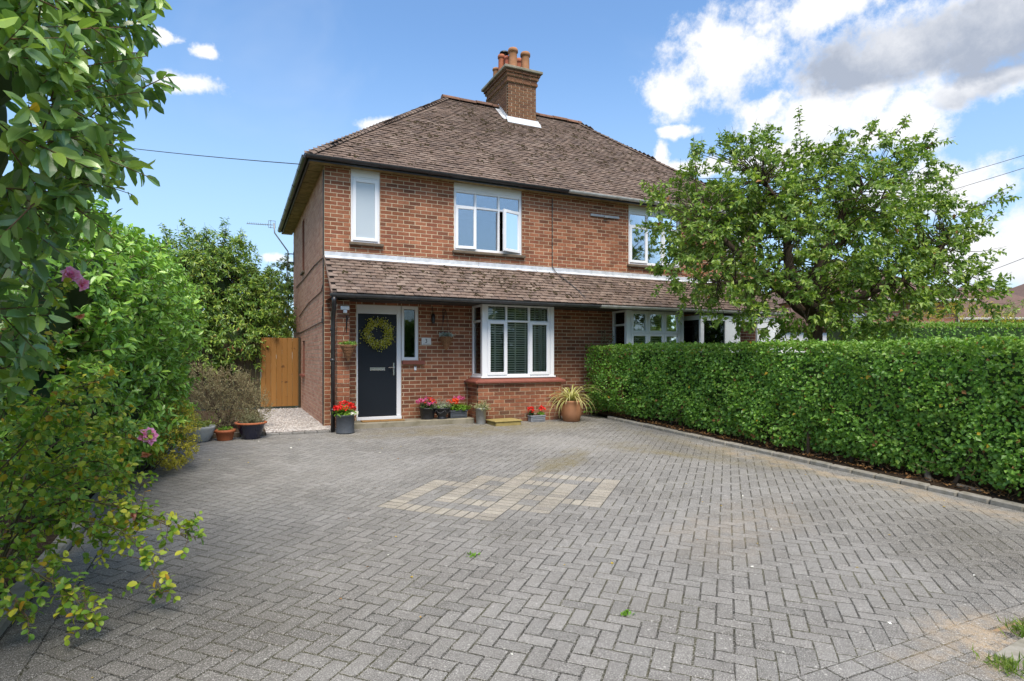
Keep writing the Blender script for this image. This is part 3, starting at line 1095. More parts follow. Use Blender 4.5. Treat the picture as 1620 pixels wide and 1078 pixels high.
def build_walls():
    wall = MB()
    # mortar sheets just behind the brick faces
    sheet(wall, 'y', .0035, 0.0035, HW, -.1, 4.86, front_ops)
    sheet(wall, 'x', .0035, .0035, HD, -.1, 4.86, side_ops, True)
    sheet(wall, 'x', HW - .006, .006, HD, -.1, 4.86, [])
    sheet(wall, 'y', HD, .006, HW, -.1, 4.86, [], True)
    # reveals
    for (a0, a1, z0, z1) in front_ops:
        rv = MB()
        vs = [(x, y, z) for y in (.0035, .2) for (x, z) in ((a0, z0), (a1, z0), (a1, z1), (a0, z1))]
        rv.add(vs, [[k, (k + 1) % 4, 4 + (k + 1) % 4, 4 + k] for k in range(4)])
        rv.build('window_reveal', M['reveal'], house)
    for (a0, a1, z0, z1) in side_ops:
        rv = MB()
        vs = [(x, y, z) for x in (.0035, .2) for (y, z) in ((a0, z0), (a1, z0), (a1, z1), (a0, z1))]
        rv.add(vs, [[k, (k + 1) % 4, 4 + (k + 1) % 4, 4 + k] for k in range(4)])
        rv.build('window_reveal', M['reveal'], house)
    # pier at the porch and the cheek above it, both bay bases
    PX0, PX1, PY = .125, .345, -.66
    wall.box(PX0 + .006, PX1 - .006, PY + .006, .02, -.1, 2.26)
    for (b0, b1) in (BAYB, (HW - BAYB[1], HW - BAYB[0])):
        wall.box(b0 + .006, b1 - .006, BAYY + .006, .02, -.1, .79)
    w = wall.build('wall', M['mortar'], house)
    C, S = [], []

    def add(q):
        C.extend(q[0])
        S.extend(q[1])
    hid = [(.3, HW + 1, 2.42, 3.02)]       # behind the lean-to roof
    add(lay_bricks('y', 0, -1, 0, HW, 0, 4.80, front_ops + [(x0 - .0, x1 + .0, -1, .84) for (x0, x1) in (BAYB, (HW - BAYB[1], HW - BAYB[0]))] + hid))
    n_a = len(C)
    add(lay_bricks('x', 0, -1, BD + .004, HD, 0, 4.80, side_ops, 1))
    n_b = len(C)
    # pier: front, both sides
    add(lay_bricks('y', PY, -1, PX0, PX1, 0, 2.25))
    add(lay_bricks('x', PX0, -1, PY + BD + .004, -.004, 0, 2.25, (), 1))
    add(lay_bricks('x', PX1, 1, PY + BD + .004, -.004, 0, 2.25, (), 1))
    for (b0, b1) in (BAYB, (HW - BAYB[1], HW - BAYB[0])):
        add(lay_bricks('y', BAYY, -1, b0, b1, 0, .775))
        add(lay_bricks('x', b0, -1, BAYY + BD + .004, -.004, 0, .775, (), 1))
        add(lay_bricks('x', b1, 1, BAYY + BD + .004, -.004, 0, .775, (), 1))
    C, S = np.array(C), np.array(S)
    n = len(C)
    F = depth_in_view(C)
    # the ones that show largest: long faces, near, in frame
    vis = np.where((S[:, 0] > .15) & (C[:, 0] < 4.7), F, F + 50)
    order = np.argsort(vis)
    single = order[:300]
    mb = MB()
    mb.bbox(-.5, .5, -.5, .5, -.5, .5, .03)
    me = npmesh('brick', mb.V, mb.F, M['brick'], np.zeros(len(mb.F)))
    for i in single:
        o = bpy.data.objects.new('brick', me)
        link(o, w)
        o.location = C[i]
        o.scale = S[i]
        o.rotation_euler = (rng.normal(0, .006), rng.normal(0, .005), rng.normal(0, .002))
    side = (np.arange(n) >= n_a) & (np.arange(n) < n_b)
    for flag, mm, nm_ in ((False, M['brick'], 'brickwork'), (True, M['brick_sunlit'], 'side_brickwork')):
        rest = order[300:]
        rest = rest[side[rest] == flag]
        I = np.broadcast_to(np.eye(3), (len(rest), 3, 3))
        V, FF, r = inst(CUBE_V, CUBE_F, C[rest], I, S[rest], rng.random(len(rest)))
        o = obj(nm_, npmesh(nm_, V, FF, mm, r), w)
        o['kind'] = 'stuff'
    # cheek closing the end of the lean-to roof
    ck = MB()
    ck.add([(.127, -.80, 2.24), (.127, -.01, 2.24), (.127, -.01, 3.02), (.10, -.80, 2.24), (.10, -.01, 2.24), (.10, -.01, 3.02)],
           [[0, 1, 2], [3, 5, 4], [0, 3, 4, 1], [1, 4, 5, 2], [0, 2, 5, 3]])
    ck.build('roof_cheek', M['reveal'], house)
    return w


wall = build_walls()

# ---- roofs
EZ, RZ = 4.85, 7.86
EX, EV = .28, .22      # eaves overhang at the sides and at front and back
RY = HD / 2
RX0, RX1 = 3.40, 7.28


def tile_T(w=.158, l=.15, th=.013):
    """plain tile, tail (lower end) at y=0 raised over the course below, slightly dished"""
    T = []
    for (y, z) in ((0, .022), (l, .0)):
        for x, dz in ((-w / 2, -.002), (0, .0015), (w / 2, -.002)):
            T.append((x, y, z + dz))
    for x in (-w / 2, 0, w / 2):
        T.append((x, .0, .020 - th))
    F = [[0, 1, 4, 3], [1, 2, 5, 4], [6, 7, 1, 0], [7, 8, 2, 1]]
    F += [[6, 0, 3, 3], [2, 8, 5, 5]]
    return np.array(T), np.array(F[:4]), np.array([[6, 0, 3], [2, 8, 5]])


TT, TF4, TF3 = tile_T()
TFT = np.array([[0, 1, 4], [0, 4, 3], [1, 2, 5], [1, 5, 4], [6, 7, 1], [6, 1, 0], [7, 8, 2], [7, 2, 1], [6, 0, 3], [2, 8, 5]])


def slope_tiles(origin, L, U, length, lo, hi, gauge=.1, wid=.165, start=0.0):
    """tiles on a slope: origin at the eave, L along it, U up the slope; lo(s), hi(s) bound the row at distance s"""
    L, U = np.array(L, float), np.array(U, float)
    L /= np.linalg.norm(L)
    U /= np.linalg.norm(U)
    N = np.cross(L, U)
    P, Sx, row = [], [], 0
    s = start
    while s < length - .03:
        a, b = lo(s), hi(s)
        x = math.floor(a / wid) * wid + (wid / 2 if row % 2 else 0)
        while x < b + wid:
            if a - .04 < x < b + .04:
                P.append(np.array(origin) + L * x + U * s + N * rng.normal(.0, .0025))
                Sx.append(1)
            x += wid
        s += gauge
        row += 1
    P = np.array(P)
    n = len(P)
    B = np.column_stack([L, U, N])
    # small skew, lift and twist of each tile
    a, b, c = rng.normal(0, .006, n), rng.normal(0, .010, n), rng.normal(0, .006, n)
    R = np.zeros((n, 3, 3))
    R[:, 0, 0] = R[:, 1, 1] = R[:, 2, 2] = 1
    R[:, 0, 1], R[:, 1, 0] = -a, a
    R[:, 2, 1], R[:, 1, 2] = b, -b
    R[:, 2, 0], R[:, 0, 2] = c, -c
    return P, B @ R


def put_tiles(part, sets, nsingle, name='tile'):
    P = np.concatenate([s[0] for s in sets])
    R = np.concatenate([s[1] for s in sets])
    F = depth_in_view(P)
    front = (R[:, 1, 2] < -.3)
    order = np.argsort(np.where(front, F, F + 60))
    me = npmesh('roof_tile', TT, TFT, M['tile'], np.zeros(len(TFT)))
    for i in order[:nsingle]:
        o = bpy.data.objects.new('roof_tile', me)
        link(o, part)
        o.matrix_basis = mat4(R[i], P[i])
    idx = order[nsingle:]
    V, FF, r = inst(TT, TFT, P[idx], R[idx], None, rng.random(len(idx)))
    o = obj('tiling', npmesh('tiling', V, FF, M['tile'], r), part)
    o['kind'] = 'stuff'


ICO_V = np.array([[0, 0, 1], [.894, 0, .447], [.276, .851, .447], [-.724, .526, .447], [-.724, -.526, .447], [.276, -.851, .447],
                  [.724, .526, -.447], [-.276, .851, -.447], [-.894, 0, -.447], [-.276, -.851, -.447], [.724, -.526, -.447], [0, 0, -1]])
ICO_F = np.array([[0, 1, 2], [0, 2, 3], [0, 3, 4], [0, 4, 5], [0, 5, 1], [1, 6, 2], [2, 7, 3], [3, 8, 4], [4, 9, 5], [5, 10, 1], [2, 6, 7], [3, 7, 8], [4, 8, 9],
                  [5, 9, 10], [1, 10, 6], [7, 6, 11], [8, 7, 11], [9, 8, 11], [10, 9, 11], [6, 10, 11]])


def moss_on(part, spots):
    P, S = [], []
    for (p, k, spread, B) in spots:
        for _ in range(k):
            q = np.array(p) + B[0] * rng.normal(0, spread) + B[1] * rng.normal(0, spread * .8) + B[2] * .018
            P.append(q)
            z = rng.uniform(.009, .025)
            S.append((z * rng.uniform(1, 1.8), z * rng.uniform(.8, 1.4), z * rng.uniform(.35, .6)))
    n = len(P)
    Bm = np.stack([np.column_stack(sp[3]) for sp in spots for _ in range(sp[1])])
    V, F, r = inst(ICO_V, ICO_F, np.array(P), Bm @ rotz(rng.uniform(0, 6.3, n)), np.array(S), rng.random(n))
    V = V + rng.normal(0, .003, V.shape)
    o = obj('moss', npmesh('moss', V, F, M['moss'], r), part)
    o['kind'] = 'stuff'


def build_main_roof():
    c = [(-EX, -EV, EZ), (HW + EX, -EV, EZ), (HW + EX, HD + EV, EZ), (-EX, HD + EV, EZ), (RX0, RY, RZ), (RX1, RY, RZ)]
    base = MB()
    dn = [(x, y, z - .012) for (x, y, z) in c]
    base.add(dn, [[0, 1, 5, 4], [1, 2, 5], [2, 3, 4, 5], [3, 0, 4]])
    roof = base.build('roof', M['tilebase'], house)
    c = [np.array(q) for q in c]
    sets = []
    front_len = np.linalg.norm(np.array([0, RY + EV, RZ - EZ]))
    U = np.array([0, RY + EV, RZ - EZ])
    W = HW + 2 * EX
    kx0 = (RX0 + EX) / front_len
    kx1 = (HW + EX - RX1) / front_len
    sets.append(slope_tiles(c[0] - [0, .03, .026], (1, 0, 0), U, front_len, lambda s: s * kx0, lambda s: W - s * kx1))
    sets.append(slope_tiles(c[2] + [0, .03, -.026], (-1, 0, 0), (0, -(RY + EV), RZ - EZ), front_len, lambda s: s * kx1, lambda s: W - s * kx0))
    sl = math.hypot(RX0 + EX, RZ - EZ)
    ky = (RY + EV) / sl
    D = HD + 2 * EV
    sets.append(slope_tiles(c[3] - [.03, 0, .026], (0, -1, 0), (RX0 + EX, 0, RZ - EZ), sl, lambda s: s * ky, lambda s: D - s * ky))
    sr = math.hypot(HW + EX - RX1, RZ - EZ)
    ky2 = (RY + EV) / sr
    sets.append(slope_tiles(c[1] + [.03, 0, -.026], (0, 1, 0), (-(HW + EX - RX1), 0, RZ - EZ), sr, lambda s: s * ky2, lambda s: D - s * ky2))
    put_tiles(roof, sets, 110)
    # bonnet tiles down the hips, half-round ridge tiles
    bon = MB()
    nseg = 6
    for (lo, hi, rr, ln) in ((-.15, .0, .105, .19),):
        vs = []
        for (y, q, z) in ((0, .115, .0), (.2, .085, -.004)):
            for k in range(nseg + 1):
                a = math.pi * (.06 + .88 * k / nseg)
                vs.append((q * math.cos(a), y, z + q * .62 * math.sin(a) - .035))
        for k in range(nseg + 1):
            a = math.pi * (.06 + .88 * k / nseg)
            vs.append((.1 * math.cos(a), 0, .1 * .62 * math.sin(a) - .05))
        n1 = nseg + 1
        fs = [[k, k + 1, n1 + k + 1, n1 + k] for k in range(nseg)] + [[2 * n1 + k, 2 * n1 + k + 1, k + 1, k] for k in range(nseg)]
        bon.add(vs, [f[::-1] for f in fs])
    me = npmesh('hip_tile', bon.V, bon.F, M['tile'], bon.R)
    for (a, b) in ((c[0], c[4]), (c[1], c[5]), (c[3], c[4]), (c[2], c[5])):
        d = b - a
        ln = np.linalg.norm(d)
        d /= ln
        x = np.cross(d, (0, 0, 1))
        x /= np.linalg.norm(x)
        z = np.cross(x, d)
        k = int(ln / .135)
        for i in range(k):
            o = bpy.data.objects.new('hip_tile', me)
            link(o, roof)
            q = a + d * (i * .135 - .02) + z * (.012 + rng.normal(0, .003))
            o.matrix_basis = mat4(np.column_stack([x, d, z]), q)
    rid = MB()
    vs = []
    for y in (0, .44):
        for k in range(9):
            a = math.pi * k / 8
            vs.append((.12 * math.cos(a), y, .10 * math.sin(a) - .02))
    rid.add(vs, [[k, 9 + k, 9 + k + 1, k + 1] for k in range(8)] + [list(range(9)), list(range(17, 8, -1))])
    me = npmesh('ridge_tile', rid.V, rid.F, M['ridge'], rid.R)
    x = RX0 - .12
    while x < RX1 - .2:
        o = bpy.data.objects.new('ridge_tile', me)
        link(o, roof)
        o.matrix_basis = mat4(np.column_stack([(0, -1, 0), (1, 0, 0), (0, 0, 1)]), (x, RY, RZ + .0 + rng.normal(0, .006)))
        x += .455
    Un = U / np.linalg.norm(U)
    B = (np.array([1., 0, 0]), Un, np.cross((1, 0, 0), Un))
    spots = []
    for _ in range(650):
        s = (rng.beta(1.3, 1.5)) * (front_len - .2) + .1
        x = rng.uniform(s * kx0 + .3, W - s * kx1 - .3)
        dense = .5 + .5 * math.sin(x * 1.3 + 1.0) * math.sin(s * 1.7 + x * .6)
        if rng.random() < .25 + .75 * dense:
            spots.append((c[0] + np.array([x, 0, 0]) + Un * s, rng.integers(1, 8), .045, B))
    moss_on(roof, spots)
    # soffits, fascia, gutters
    so = MB()
    so.box(-EX + .02, HW + EX - .02, -EV + .02, -.004, EZ - .100, EZ - .078)
    so.build('soffit', M['soffit'], house)
    so = MB()
    for i in range(16):
        y = .42 * i
        so.box(-EX + .03, -.004, y + .012, y + .41, EZ - .101, EZ - .080, rng.random())
    so.build('soffit', M['soffit'], house)
    fa = MB()
    fa.box(-EX + .0, HW + EX, -EV - .012, -EV + .012, EZ - .12, EZ - .018)
    fa.box(-EX - .012, -EX + .012, -EV + .013, HD + EV, EZ - .12, EZ - .018)
    fa.build('fascia', M['blackp'], house)
    return roof


def gutter(name, p0, p1, mat_, brk, r=.058, parent=None):
    """half-round gutter with unions and brackets"""
    p0, p1 = Vector(p0), Vector(p1)
    d = (p1 - p0)
    L = d.length
    d.normalize()
    side = Vector((0, 0, 1)).cross(d).normalized()
    mb = MB()
    n = 9
    vs = []
    for s in (0, L):
        for rr in (r, r - .006):
            for k in range(n):
                a = math.pi + math.pi * k / (n - 1)
                vs.append(p0 + d * s + side * (rr * math.cos(a)) + Vector((0, 0, rr * math.sin(a))))
    q = lambda s, l, k: (s * 2 + l) * n + k
    fs = []
    for k in range(n - 1):
        fs.append([q(0, 0, k), q(1, 0, k), q(1, 0, k + 1), q(0, 0, k + 1)])
        fs.append([q(0, 1, k), q(0, 1, k + 1), q(1, 1, k + 1), q(1, 1, k)])
        for s in (0, 1):
            fs.append([q(s, 0, k), q(s, 0, k + 1), q(s, 1, k + 1), q(s, 1, k)])
    for k in (0, n - 1):
        fs.append([q(0, 0, k), q(0, 1, k), q(1, 1, k), q(1, 0, k)])
    mb.add(vs, fs)
    for s in (0, L):
        mb.add([p0 + d * s + side * (r * math.cos(math.pi + math.pi * k / (n - 1))) + Vector((0, 0, r * math.sin(math.pi + math.pi * k / (n - 1)))) for k in range(n)], [list(range(n))])
    o = mb.build(name, mat_, parent or house)
    s = brk * .4
    k = 0
    while s < L:
        b = MB()
        c = p0 + d * s
        w = .028 if k % 2 else .05
        pts = [c + side * ((r + .006) * math.cos(math.pi + math.pi * j / 8)) + Vector((0, 0, (r + .006) * math.sin(math.pi + math.pi * j / 8))) for j in range(9)]
        vs = [p + d * e for e in (-w, w) for p in pts]
        b.add(vs, [[j, 9 + j, 9 + j + 1, j + 1] for j in range(8)])
        b.build('gutter_bracket', mat_, o)
        s += brk
        k += 1
    return o


roof = build_main_roof()
gutter('gutter', (-EX - .07, -EV - .068, EZ - .032), (4.93, -EV - .068, EZ - .036), M['blackp'], .95)
gutter('gutter', (4.95, -EV - .068, EZ - .036), (HW + EX, -EV - .068, EZ - .030), M['greyp'], .95)
gutter('gutter', (-EX - .068, HD + EV, EZ - .032), (-EX - .068, -EV - .01, EZ - .032), M['blackp'], 1.1)
ec = MB()
ec.box(-EX - .02, -.02, HD + EV - .03, HD + EV + .0, EZ - .13, EZ - .04)
ec.build('fascia_end', M['white'], house)

# ---- lean-to roof over porch and bays
PZ0, PZ1, PYE = 2.375, 3.115, -.94


def build_pent():
    b = MB()
    b.add([(.0, PYE, PZ0 - .012), (HW, PYE, PZ0 - .012), (HW, -.002, PZ1 - .012), (.0, -.002, PZ1 - .012)], [[0, 1, 2, 3]])
    b.add([(.02, PYE + .03, PZ0 - .075), (HW - .02, PYE + .03, PZ0 - .075), (HW - .02, -.003, PZ0 - .075), (.02, -.003, PZ0 - .075)], [[3, 2, 1, 0]])
    pent = b.build('lean_to_roof', M['tilebase'], house)
    U = np.array([0, -PYE, PZ1 - PZ0])
    ln = np.linalg.norm(U)
    s = slope_tiles(np.array([0.0, PYE - .03, PZ0 - .024]), (1, 0, 0), U, ln, lambda s: .085, lambda s: HW - .085)
    put_tiles(pent, [s], 190)
    Un = U / ln
    B = (np.array([1., 0, 0]), Un, np.cross((1, 0, 0), Un))
    spots = []
    for _ in range(420):
        x = rng.uniform(.1, HW - .2)
        if rng.random() < .35 + .65 * math.exp(-((x - 3.4) / 1.2) ** 2):
            spots.append((np.array([x, PYE, PZ0]) + Un * rng.uniform(.1, ln - .15), rng.integers(1, 7), .04, B))
    moss_on(pent, spots)
    # mortar verge at the left end
    v = MB()
    v.add([(-.012, PYE - .02, PZ0 - .03), (.012, PYE - .02, PZ0 - .03), (.012, 0 - .004, PZ1 - .03), (-.012, -.004, PZ1 - .03),
           (-.012, PYE - .02, PZ0 - .002), (.012, PYE - .02, PZ0 - .002), (.012, -.004, PZ1 - .002), (-.012, -.004, PZ1 - .002)],
          [[0, 3, 2, 1], [4, 5, 6, 7], [0, 1, 5, 4], [1, 2, 6, 5], [2, 3, 7, 6], [3, 0, 4, 7]])
    v.build('verge', M['tile'], pent)
    f = MB()
    f.box(.02, HW - .02, PYE + .006, PYE + .028, PZ0 - .11, PZ0 - .016)
    f.build('fascia', M['blackp'], house)
    # flashing in lengths, dressed over the top course
    x = 0.005
    while x < HW - .1:
        w = min(rng.uniform(1.3, 1.7), HW - x)
        fl = MB()
        n = 10
        vs = []
        for i in range(n + 1):
            xx = x + (w - .004) * i / n
            j = rng.normal(0, .004)
            vs += [(xx, -.010, PZ1 + .085), (xx, -.012, PZ1 + .012), (xx, -.085 + j, PZ1 - .040 + j * .2), (xx, -.004, PZ1 + .085)]
        fs = []
        for i in range(n):
            a, b2 = i * 4, (i + 1) * 4
            fs += [[a + 1, b2 + 1, b2, a], [a + 2, b2 + 2, b2 + 1, a + 1], [a, b2, b2 + 3, a + 3]]
        fl.add(vs, fs, rng.random())
        fl.build('lead_flashing', M['lead'], pent)
        x += w
    return pent


pent = build_pent()
gutter('gutter', (-.03, PYE - .062, PZ0 - .038), (5.25, PYE - .062, PZ0 - .042), pmat('grey black gutter', [(.045, .047, .05)], .4, 9, .5, (2.2, 2.2, 2.1)), .9)
gutter('gutter', (5.27, PYE - .062, PZ0 - .042), (HW, PYE - .062, PZ0 - .038), M['greyp'], .9)
dp = MB()
dp.tube([(.03, PYE - .06, PZ0 - .09), (.03, PYE - .06, PZ0 - .17), (.045, PYE + .06, PZ0 - .30), (.05, -.74, PZ0 - .42), (.05, -.73, PZ0 - .55), (.05, -.72, .0)], .036, 12)
for z in (.35, 1.2, 1.72):
    dp.tube([(.05, -.72, z), (.05, -.72, z + .05)], .043, 12)
dp.box(.012, .09, -.73, -.66, 1.72, 1.75)
dp.box(.03, .13, -.70, -.64, .35, .38)
dp.build('downpipe', M['blackp'], house, True)


# ---- chimney
def build_chimney():
    x0, x1, y0, y1 = CH
    core = MB()
    core.box(x0 + .006, x1 - .006, y0 + .006, y1 - .006, 6.6, 8.66)
    ch = core.build('chimney', M['mortar'], roof)
    C, S = [], []

    def ring(a0, a1, b0, b1, z0, z1, first=0):
        for q in (lay_bricks('y', b0, -1, a0, a1, z0, z1, (), first), lay_bricks('y', b1, 1, a0, a1, z0, z1, (), first),
                  lay_bricks('x', a0, -1, b0 + BD + .004, b1 - BD - .004, z0, z1, (), first + 1), lay_bricks('x', a1, 1, b0 + BD + .004, b1 - BD - .004, z0, z1, (), first + 1)):
            C.extend(q[0])
            S.extend(q[1])
    ring(x0, x1, y0, y1, 6.9, 8.325)
    ring(x0 - .035, x1 + .035, y0 - .035, y1 + .035, 8.325, 8.40, 1)
    ring(x0 - .02, x1 + .02, y0 - .02, y1 + .02, 8.40, 8.475)
    ring(x0 - .055, x1 + .055, y0 - .055, y1 + .055, 8.475, 8.55, 1)
    ring(x0 - .085, x1 + .085, y0 - .085, y1 + .085, 8.55, 8.625)
    core2 = MB()
    core2.box(x0 - .045, x1 + .045, y0 - .045, y1 + .045, 8.475, 8.655)
    core2.box(x0 - .012, x1 + .012, y0 - .012, y1 + .012, 8.328, 8.474)
    core2.build('corbel', M['mortar'], ch)
    C, S = np.array(C), np.array(S)
    V, F, r = inst(CUBE_V, CUBE_F, C, np.broadcast_to(np.eye(3), (len(C), 3, 3)), S, rng.random(len(C)))
    o = obj('brickwork', npmesh('brickwork', V, F, M['oldbrick'], r), ch)
    o['kind'] = 'stuff'
    cp = MB()
    cp.bbox(x0 - .135, x1 + .135, y0 - .135, y1 + .135, 8.628, 8.70, .012)
    cp.add([(x0 - .1, y0 - .1, 8.699), (x1 + .1, y0 - .1, 8.699), (x1 + .1, y1 + .1, 8.699), (x0 - .1, y1 + .1, 8.699),
            (x0 + .12, y0 + .12, 8.75), (x1 - .12, y0 + .12, 8.75), (x1 - .12, y1 - .12, 8.75), (x0 + .12, y1 - .12, 8.75)],
           [[0, 1, 5, 4], [1, 2, 6, 5], [2, 3, 7, 6], [3, 0, 4, 7], [4, 5, 6, 7]])
    cp.build('cap', M['concrete'], ch)
    fl = MB()
    k = (RZ - EZ) / (RY + EV)
    zr = lambda y: EZ + (y + EV) * k
    fl.add([(x0 - .05, y0 - .02, zr(y0) + .10), (x1 + .05, y0 - .02, zr(y0) + .10), (x1 + .07, y0 - .17, zr(y0 - .17) + .035), (x0 - .07, y0 - .17, zr(y0 - .17) + .035)], [[3, 2, 1, 0]])
    for sx, xx in ((-1, x0), (1, x1)):
        n = 8
        for i in range(n):
            ya, yb = y0 - .02 + (RY - y0 + .02) * i / n, y0 - .02 + (RY - y0 + .02) * (i + 1) / n
            o_ = sx * .012
            vs = [(xx + o_, ya, zr(ya) + .02), (xx + o_, yb, zr(yb) + .02), (xx + o_, yb, zr(ya) + .17), (xx + o_, ya, zr(ya) + .15)]
            fl.add(vs, [[0, 1, 2, 3] if sx > 0 else [3, 2, 1, 0]])
            vs = [(xx + o_, ya, zr(ya) + .025), (xx + o_, yb, zr(yb) + .025), (xx + sx * .13, yb, zr(yb) + .03), (xx + sx * .13, ya, zr(ya) + .03)]
            fl.add(vs, [[0, 1, 2, 3]])
    fl.build('chimney_flashing', M['lead'], ch)
    # (x, y, radius, height, clay)
    for (px, py, r0, h, mm) in ((5.115, 2.87, .115, .60, 'potbuff'), (5.49, 2.90, .115, .59, 'potbuff'), (4.93, 3.2, .085, .55, 'potred'), (5.045, 3.05, .085, .46, 'potred'),
                                (5.50, 3.32, .09, .62, 'potred'), (4.95, 3.6, .085, .38, 'potbuff'), (5.30, 3.5, .08, .5, 'potred')):
        pt = MB()
        pt.lathe([(r0 * .55, -.05), (r0 * 1.08, 0), (r0 * 1.0, .05), (r0 * .92, h * .80), (r0 * .95, h * .82), (r0 * 1.16, h * .84), (r0 * 1.16, h * .94), (r0 * 1.0, h), (r0 * .8, h), (r0 * .75, h * .6)], (px, py, 8.735), 18)
        pt.build('chimney_pot', M[mm], ch, True)
    cw = MB()
    cw.tube([(5.06, 3.30, 8.72), (5.06, 3.30, 9.30)], .05, 10)
    for a in range(4):
        cw.tube([(5.06 + .06 * math.cos(a * 1.57), 3.3 + .06 * math.sin(a * 1.57), 9.28), (5.06 + .08 * math.cos(a * 1.57), 3.3 + .08 * math.sin(a * 1.57), 9.42)], .008, 5)
    cw.lathe([(.13, 9.40), (.12, 9.43), (.05, 9.47), (0.002, 9.48)], (5.06, 3.3, 0), 14)
    cw.build('flue_cowl', M['iron'], ch)


build_chimney()


# ---- windows and door
def mapper(axis, plane, sign=-1):
    """local (a along wall, d out of the wall, z) to world"""
    if axis == 'y':
        return Matrix(((1, 0, 0, 0), (0, sign, 0, plane), (0, 0, 1, 0), (0, 0, 0, 1)))
    return Matrix(((0, sign, 0, plane), (1, 0, 0, 0), (0, 0, 1, 0), (0, 0, 0, 1)))


def frame(mb, a0, a1, z0, z1, d0, d1, w, wb=None):
    wb = wb or w
    mb.bbox(a0, a0 + w, d0, d1, z0, z1, .004)
    mb.bbox(a1 - w, a1, d0, d1, z0, z1, .004)
    mb.bbox(a0 + w, a1 - w, d0, d1, z1 - w, z1, .004)
    mb.bbox(a0 + w, a1 - w, d0, d1, z0, z0 + wb, .004)


def window(X, a0, a1, z0, z1, cols, trans, d=(-.10, -.03), fw=.05, sash=(), glass='glass', parent=None, post=None, name='window', header=None):
    """cols: fractions of the width where mullions stand; trans: height of the transom; sash: (col,row,angle) of casements"""
    root = MB()
    root.M = X
    frame(root, a0, a1, z0, z1, d[0], d[1], fw, fw)
    edges = [a0] + [a0 + (a1 - a0) * c for c in cols] + [a1]
    for c in edges[1:-1]:
        root.bbox(c - fw * .42, c + fw * .42, d[0] + .002, d[1] - .002, z0 + fw, z1 - fw, .004)
    rows = [(z0, z1)] if trans is None else [(z0, trans), (trans, z1)]
    for i in range(len(edges) - 1):
        if trans is not None:
            l = edges[i] + (fw if i == 0 else fw * .42)
            r = edges[i + 1] - (fw if i == len(edges) - 2 else fw * .42)
            root.bbox(l, r, d[0] + .004, d[1] - .004, trans - fw * .42, trans + fw * .42, .004)
    if header:
        root.bbox(a0 + .001, a1 - .001, d[0], d[1] + .004, z1 + .001, header, .004)
    w = root.build(name, M['white'], parent or house)
    for i in range(len(edges) - 1):
        for j, (q0, q1) in enumerate(rows):
            l = edges[i] + (fw if i == 0 else fw * .42)
            r = edges[i + 1] - (fw if i == len(edges) - 2 else fw * .42)
            lo = q0 + (fw if j == 0 else fw * .42)
            hi = q1 - (fw if j == len(rows) - 1 else fw * .42)
            sa = [s for s in sash if s[0] == i and s[1] == j]
            g = MB()
            if sa:
                ang, hinge = sa[0][2], sa[0][3]
                h = l if hinge == 'l' else r
                Xs = X @ Matrix.Translation((h, d[1], 0)) @ Matrix.Rotation(rad(ang if hinge == 'l' else -ang), 4, 'Z') @ Matrix.Translation((-h, -d[1], 0))
                s_ = MB()
                s_.M = Xs
                frame(s_, l - .018, r + .018, lo - .018, hi + .018, d[1] - .03, d[1] + .022, .058)
                so = s_.build('casement', M['white'], w)
                g.M = Xs
                g.box(l + .038, r - .038, d[1] - .006, d[1] + .0, lo + .038, hi - .038)
                g.build('pane', M[glass], w)
                hn = MB()
                hn.M = Xs
                hx = (r - .01) if hinge == 'l' else (l + .01)
                hn.bbox(hx - .008, hx + .008, d[1] - .055, d[1] - .032, (lo + hi) / 2 - .07, (lo + hi) / 2 + .03, .003)
                hn.build('handle', M['white'], w)
            else:
                g.M = X
                g.box(l - .004, r + .004, (d[0] + d[1]) / 2 - .006, (d[0] + d[1]) / 2 + .002, lo - .004, hi + .004)
                g.build('pane', M[glass], w)
    return w


XF = mapper('y', 0.0)
XL = mapper('x', 0.0)
w1 = window(XF, W1[0], W1[1], 3.405, 4.625, [], None, (-.09, -.02), .055, [(0, 0, 0, 'l')], 'frosted', header=4.772)
w2 = window(XF, W2[0], W2[1], 3.415, 4.625, [.31, .655], 4.30, (-.09, -.02), .048, [(0, 0, 7, 'l'), (2, 0, 21, 'r')], 'glass_up', header=4.772)
nw = mir(W2)
window(XF, nw[0], nw[1], 3.415, 4.625, [.36, .66], 4.30, (-.09, -.02), .055, [(0, 0, 0, 'l'), (2, 0, 0, 'r')], 'glass_up', header=4.772)
nw = mir(W1)
window(XF, nw[0], nw[1], 3.405, 4.625, [], None, (-.09, -.02), .055, [(0, 0, 0, 'l')], 'frosted', header=4.772)
for (a, b) in ((W1[0] - .03, W1[1] + .06), (W2[0] - .04, W2[1] + .06), (HW - W2[1] - .05, HW - W2[0] + .05), (HW - W1[1] - .05, HW - W1[0] + .05)):
    s_ = MB()
    s_.bbox(a, b, -.075, .10, 3.345, 3.400, .008)
    s_.build('window_sill', M['stonesill'], house)
for o_, sz in ((SW1, 'frosted'), (SW2, 'glass')):
    window(XL, o_[0], o_[1], o_[2], o_[3], [], None, (-.13, -.07), .05, [(0, 0, 0, 'l')], sz)
s_ = MB()
s_.bbox(-.07, .08, SW2[0] - .06, SW2[1] + .06, SW2[2] - .06, SW2[2] - .004, .008)
s_.build('window_sill', M['redtile'], house)
s_ = MB()
s_.bbox(-.05, .08, SW1[0] - .05, SW1[1] + .05, SW1[2] - .05, SW1[2] - .004, .008)
s_.build('window_sill', M['stonesill'], house)
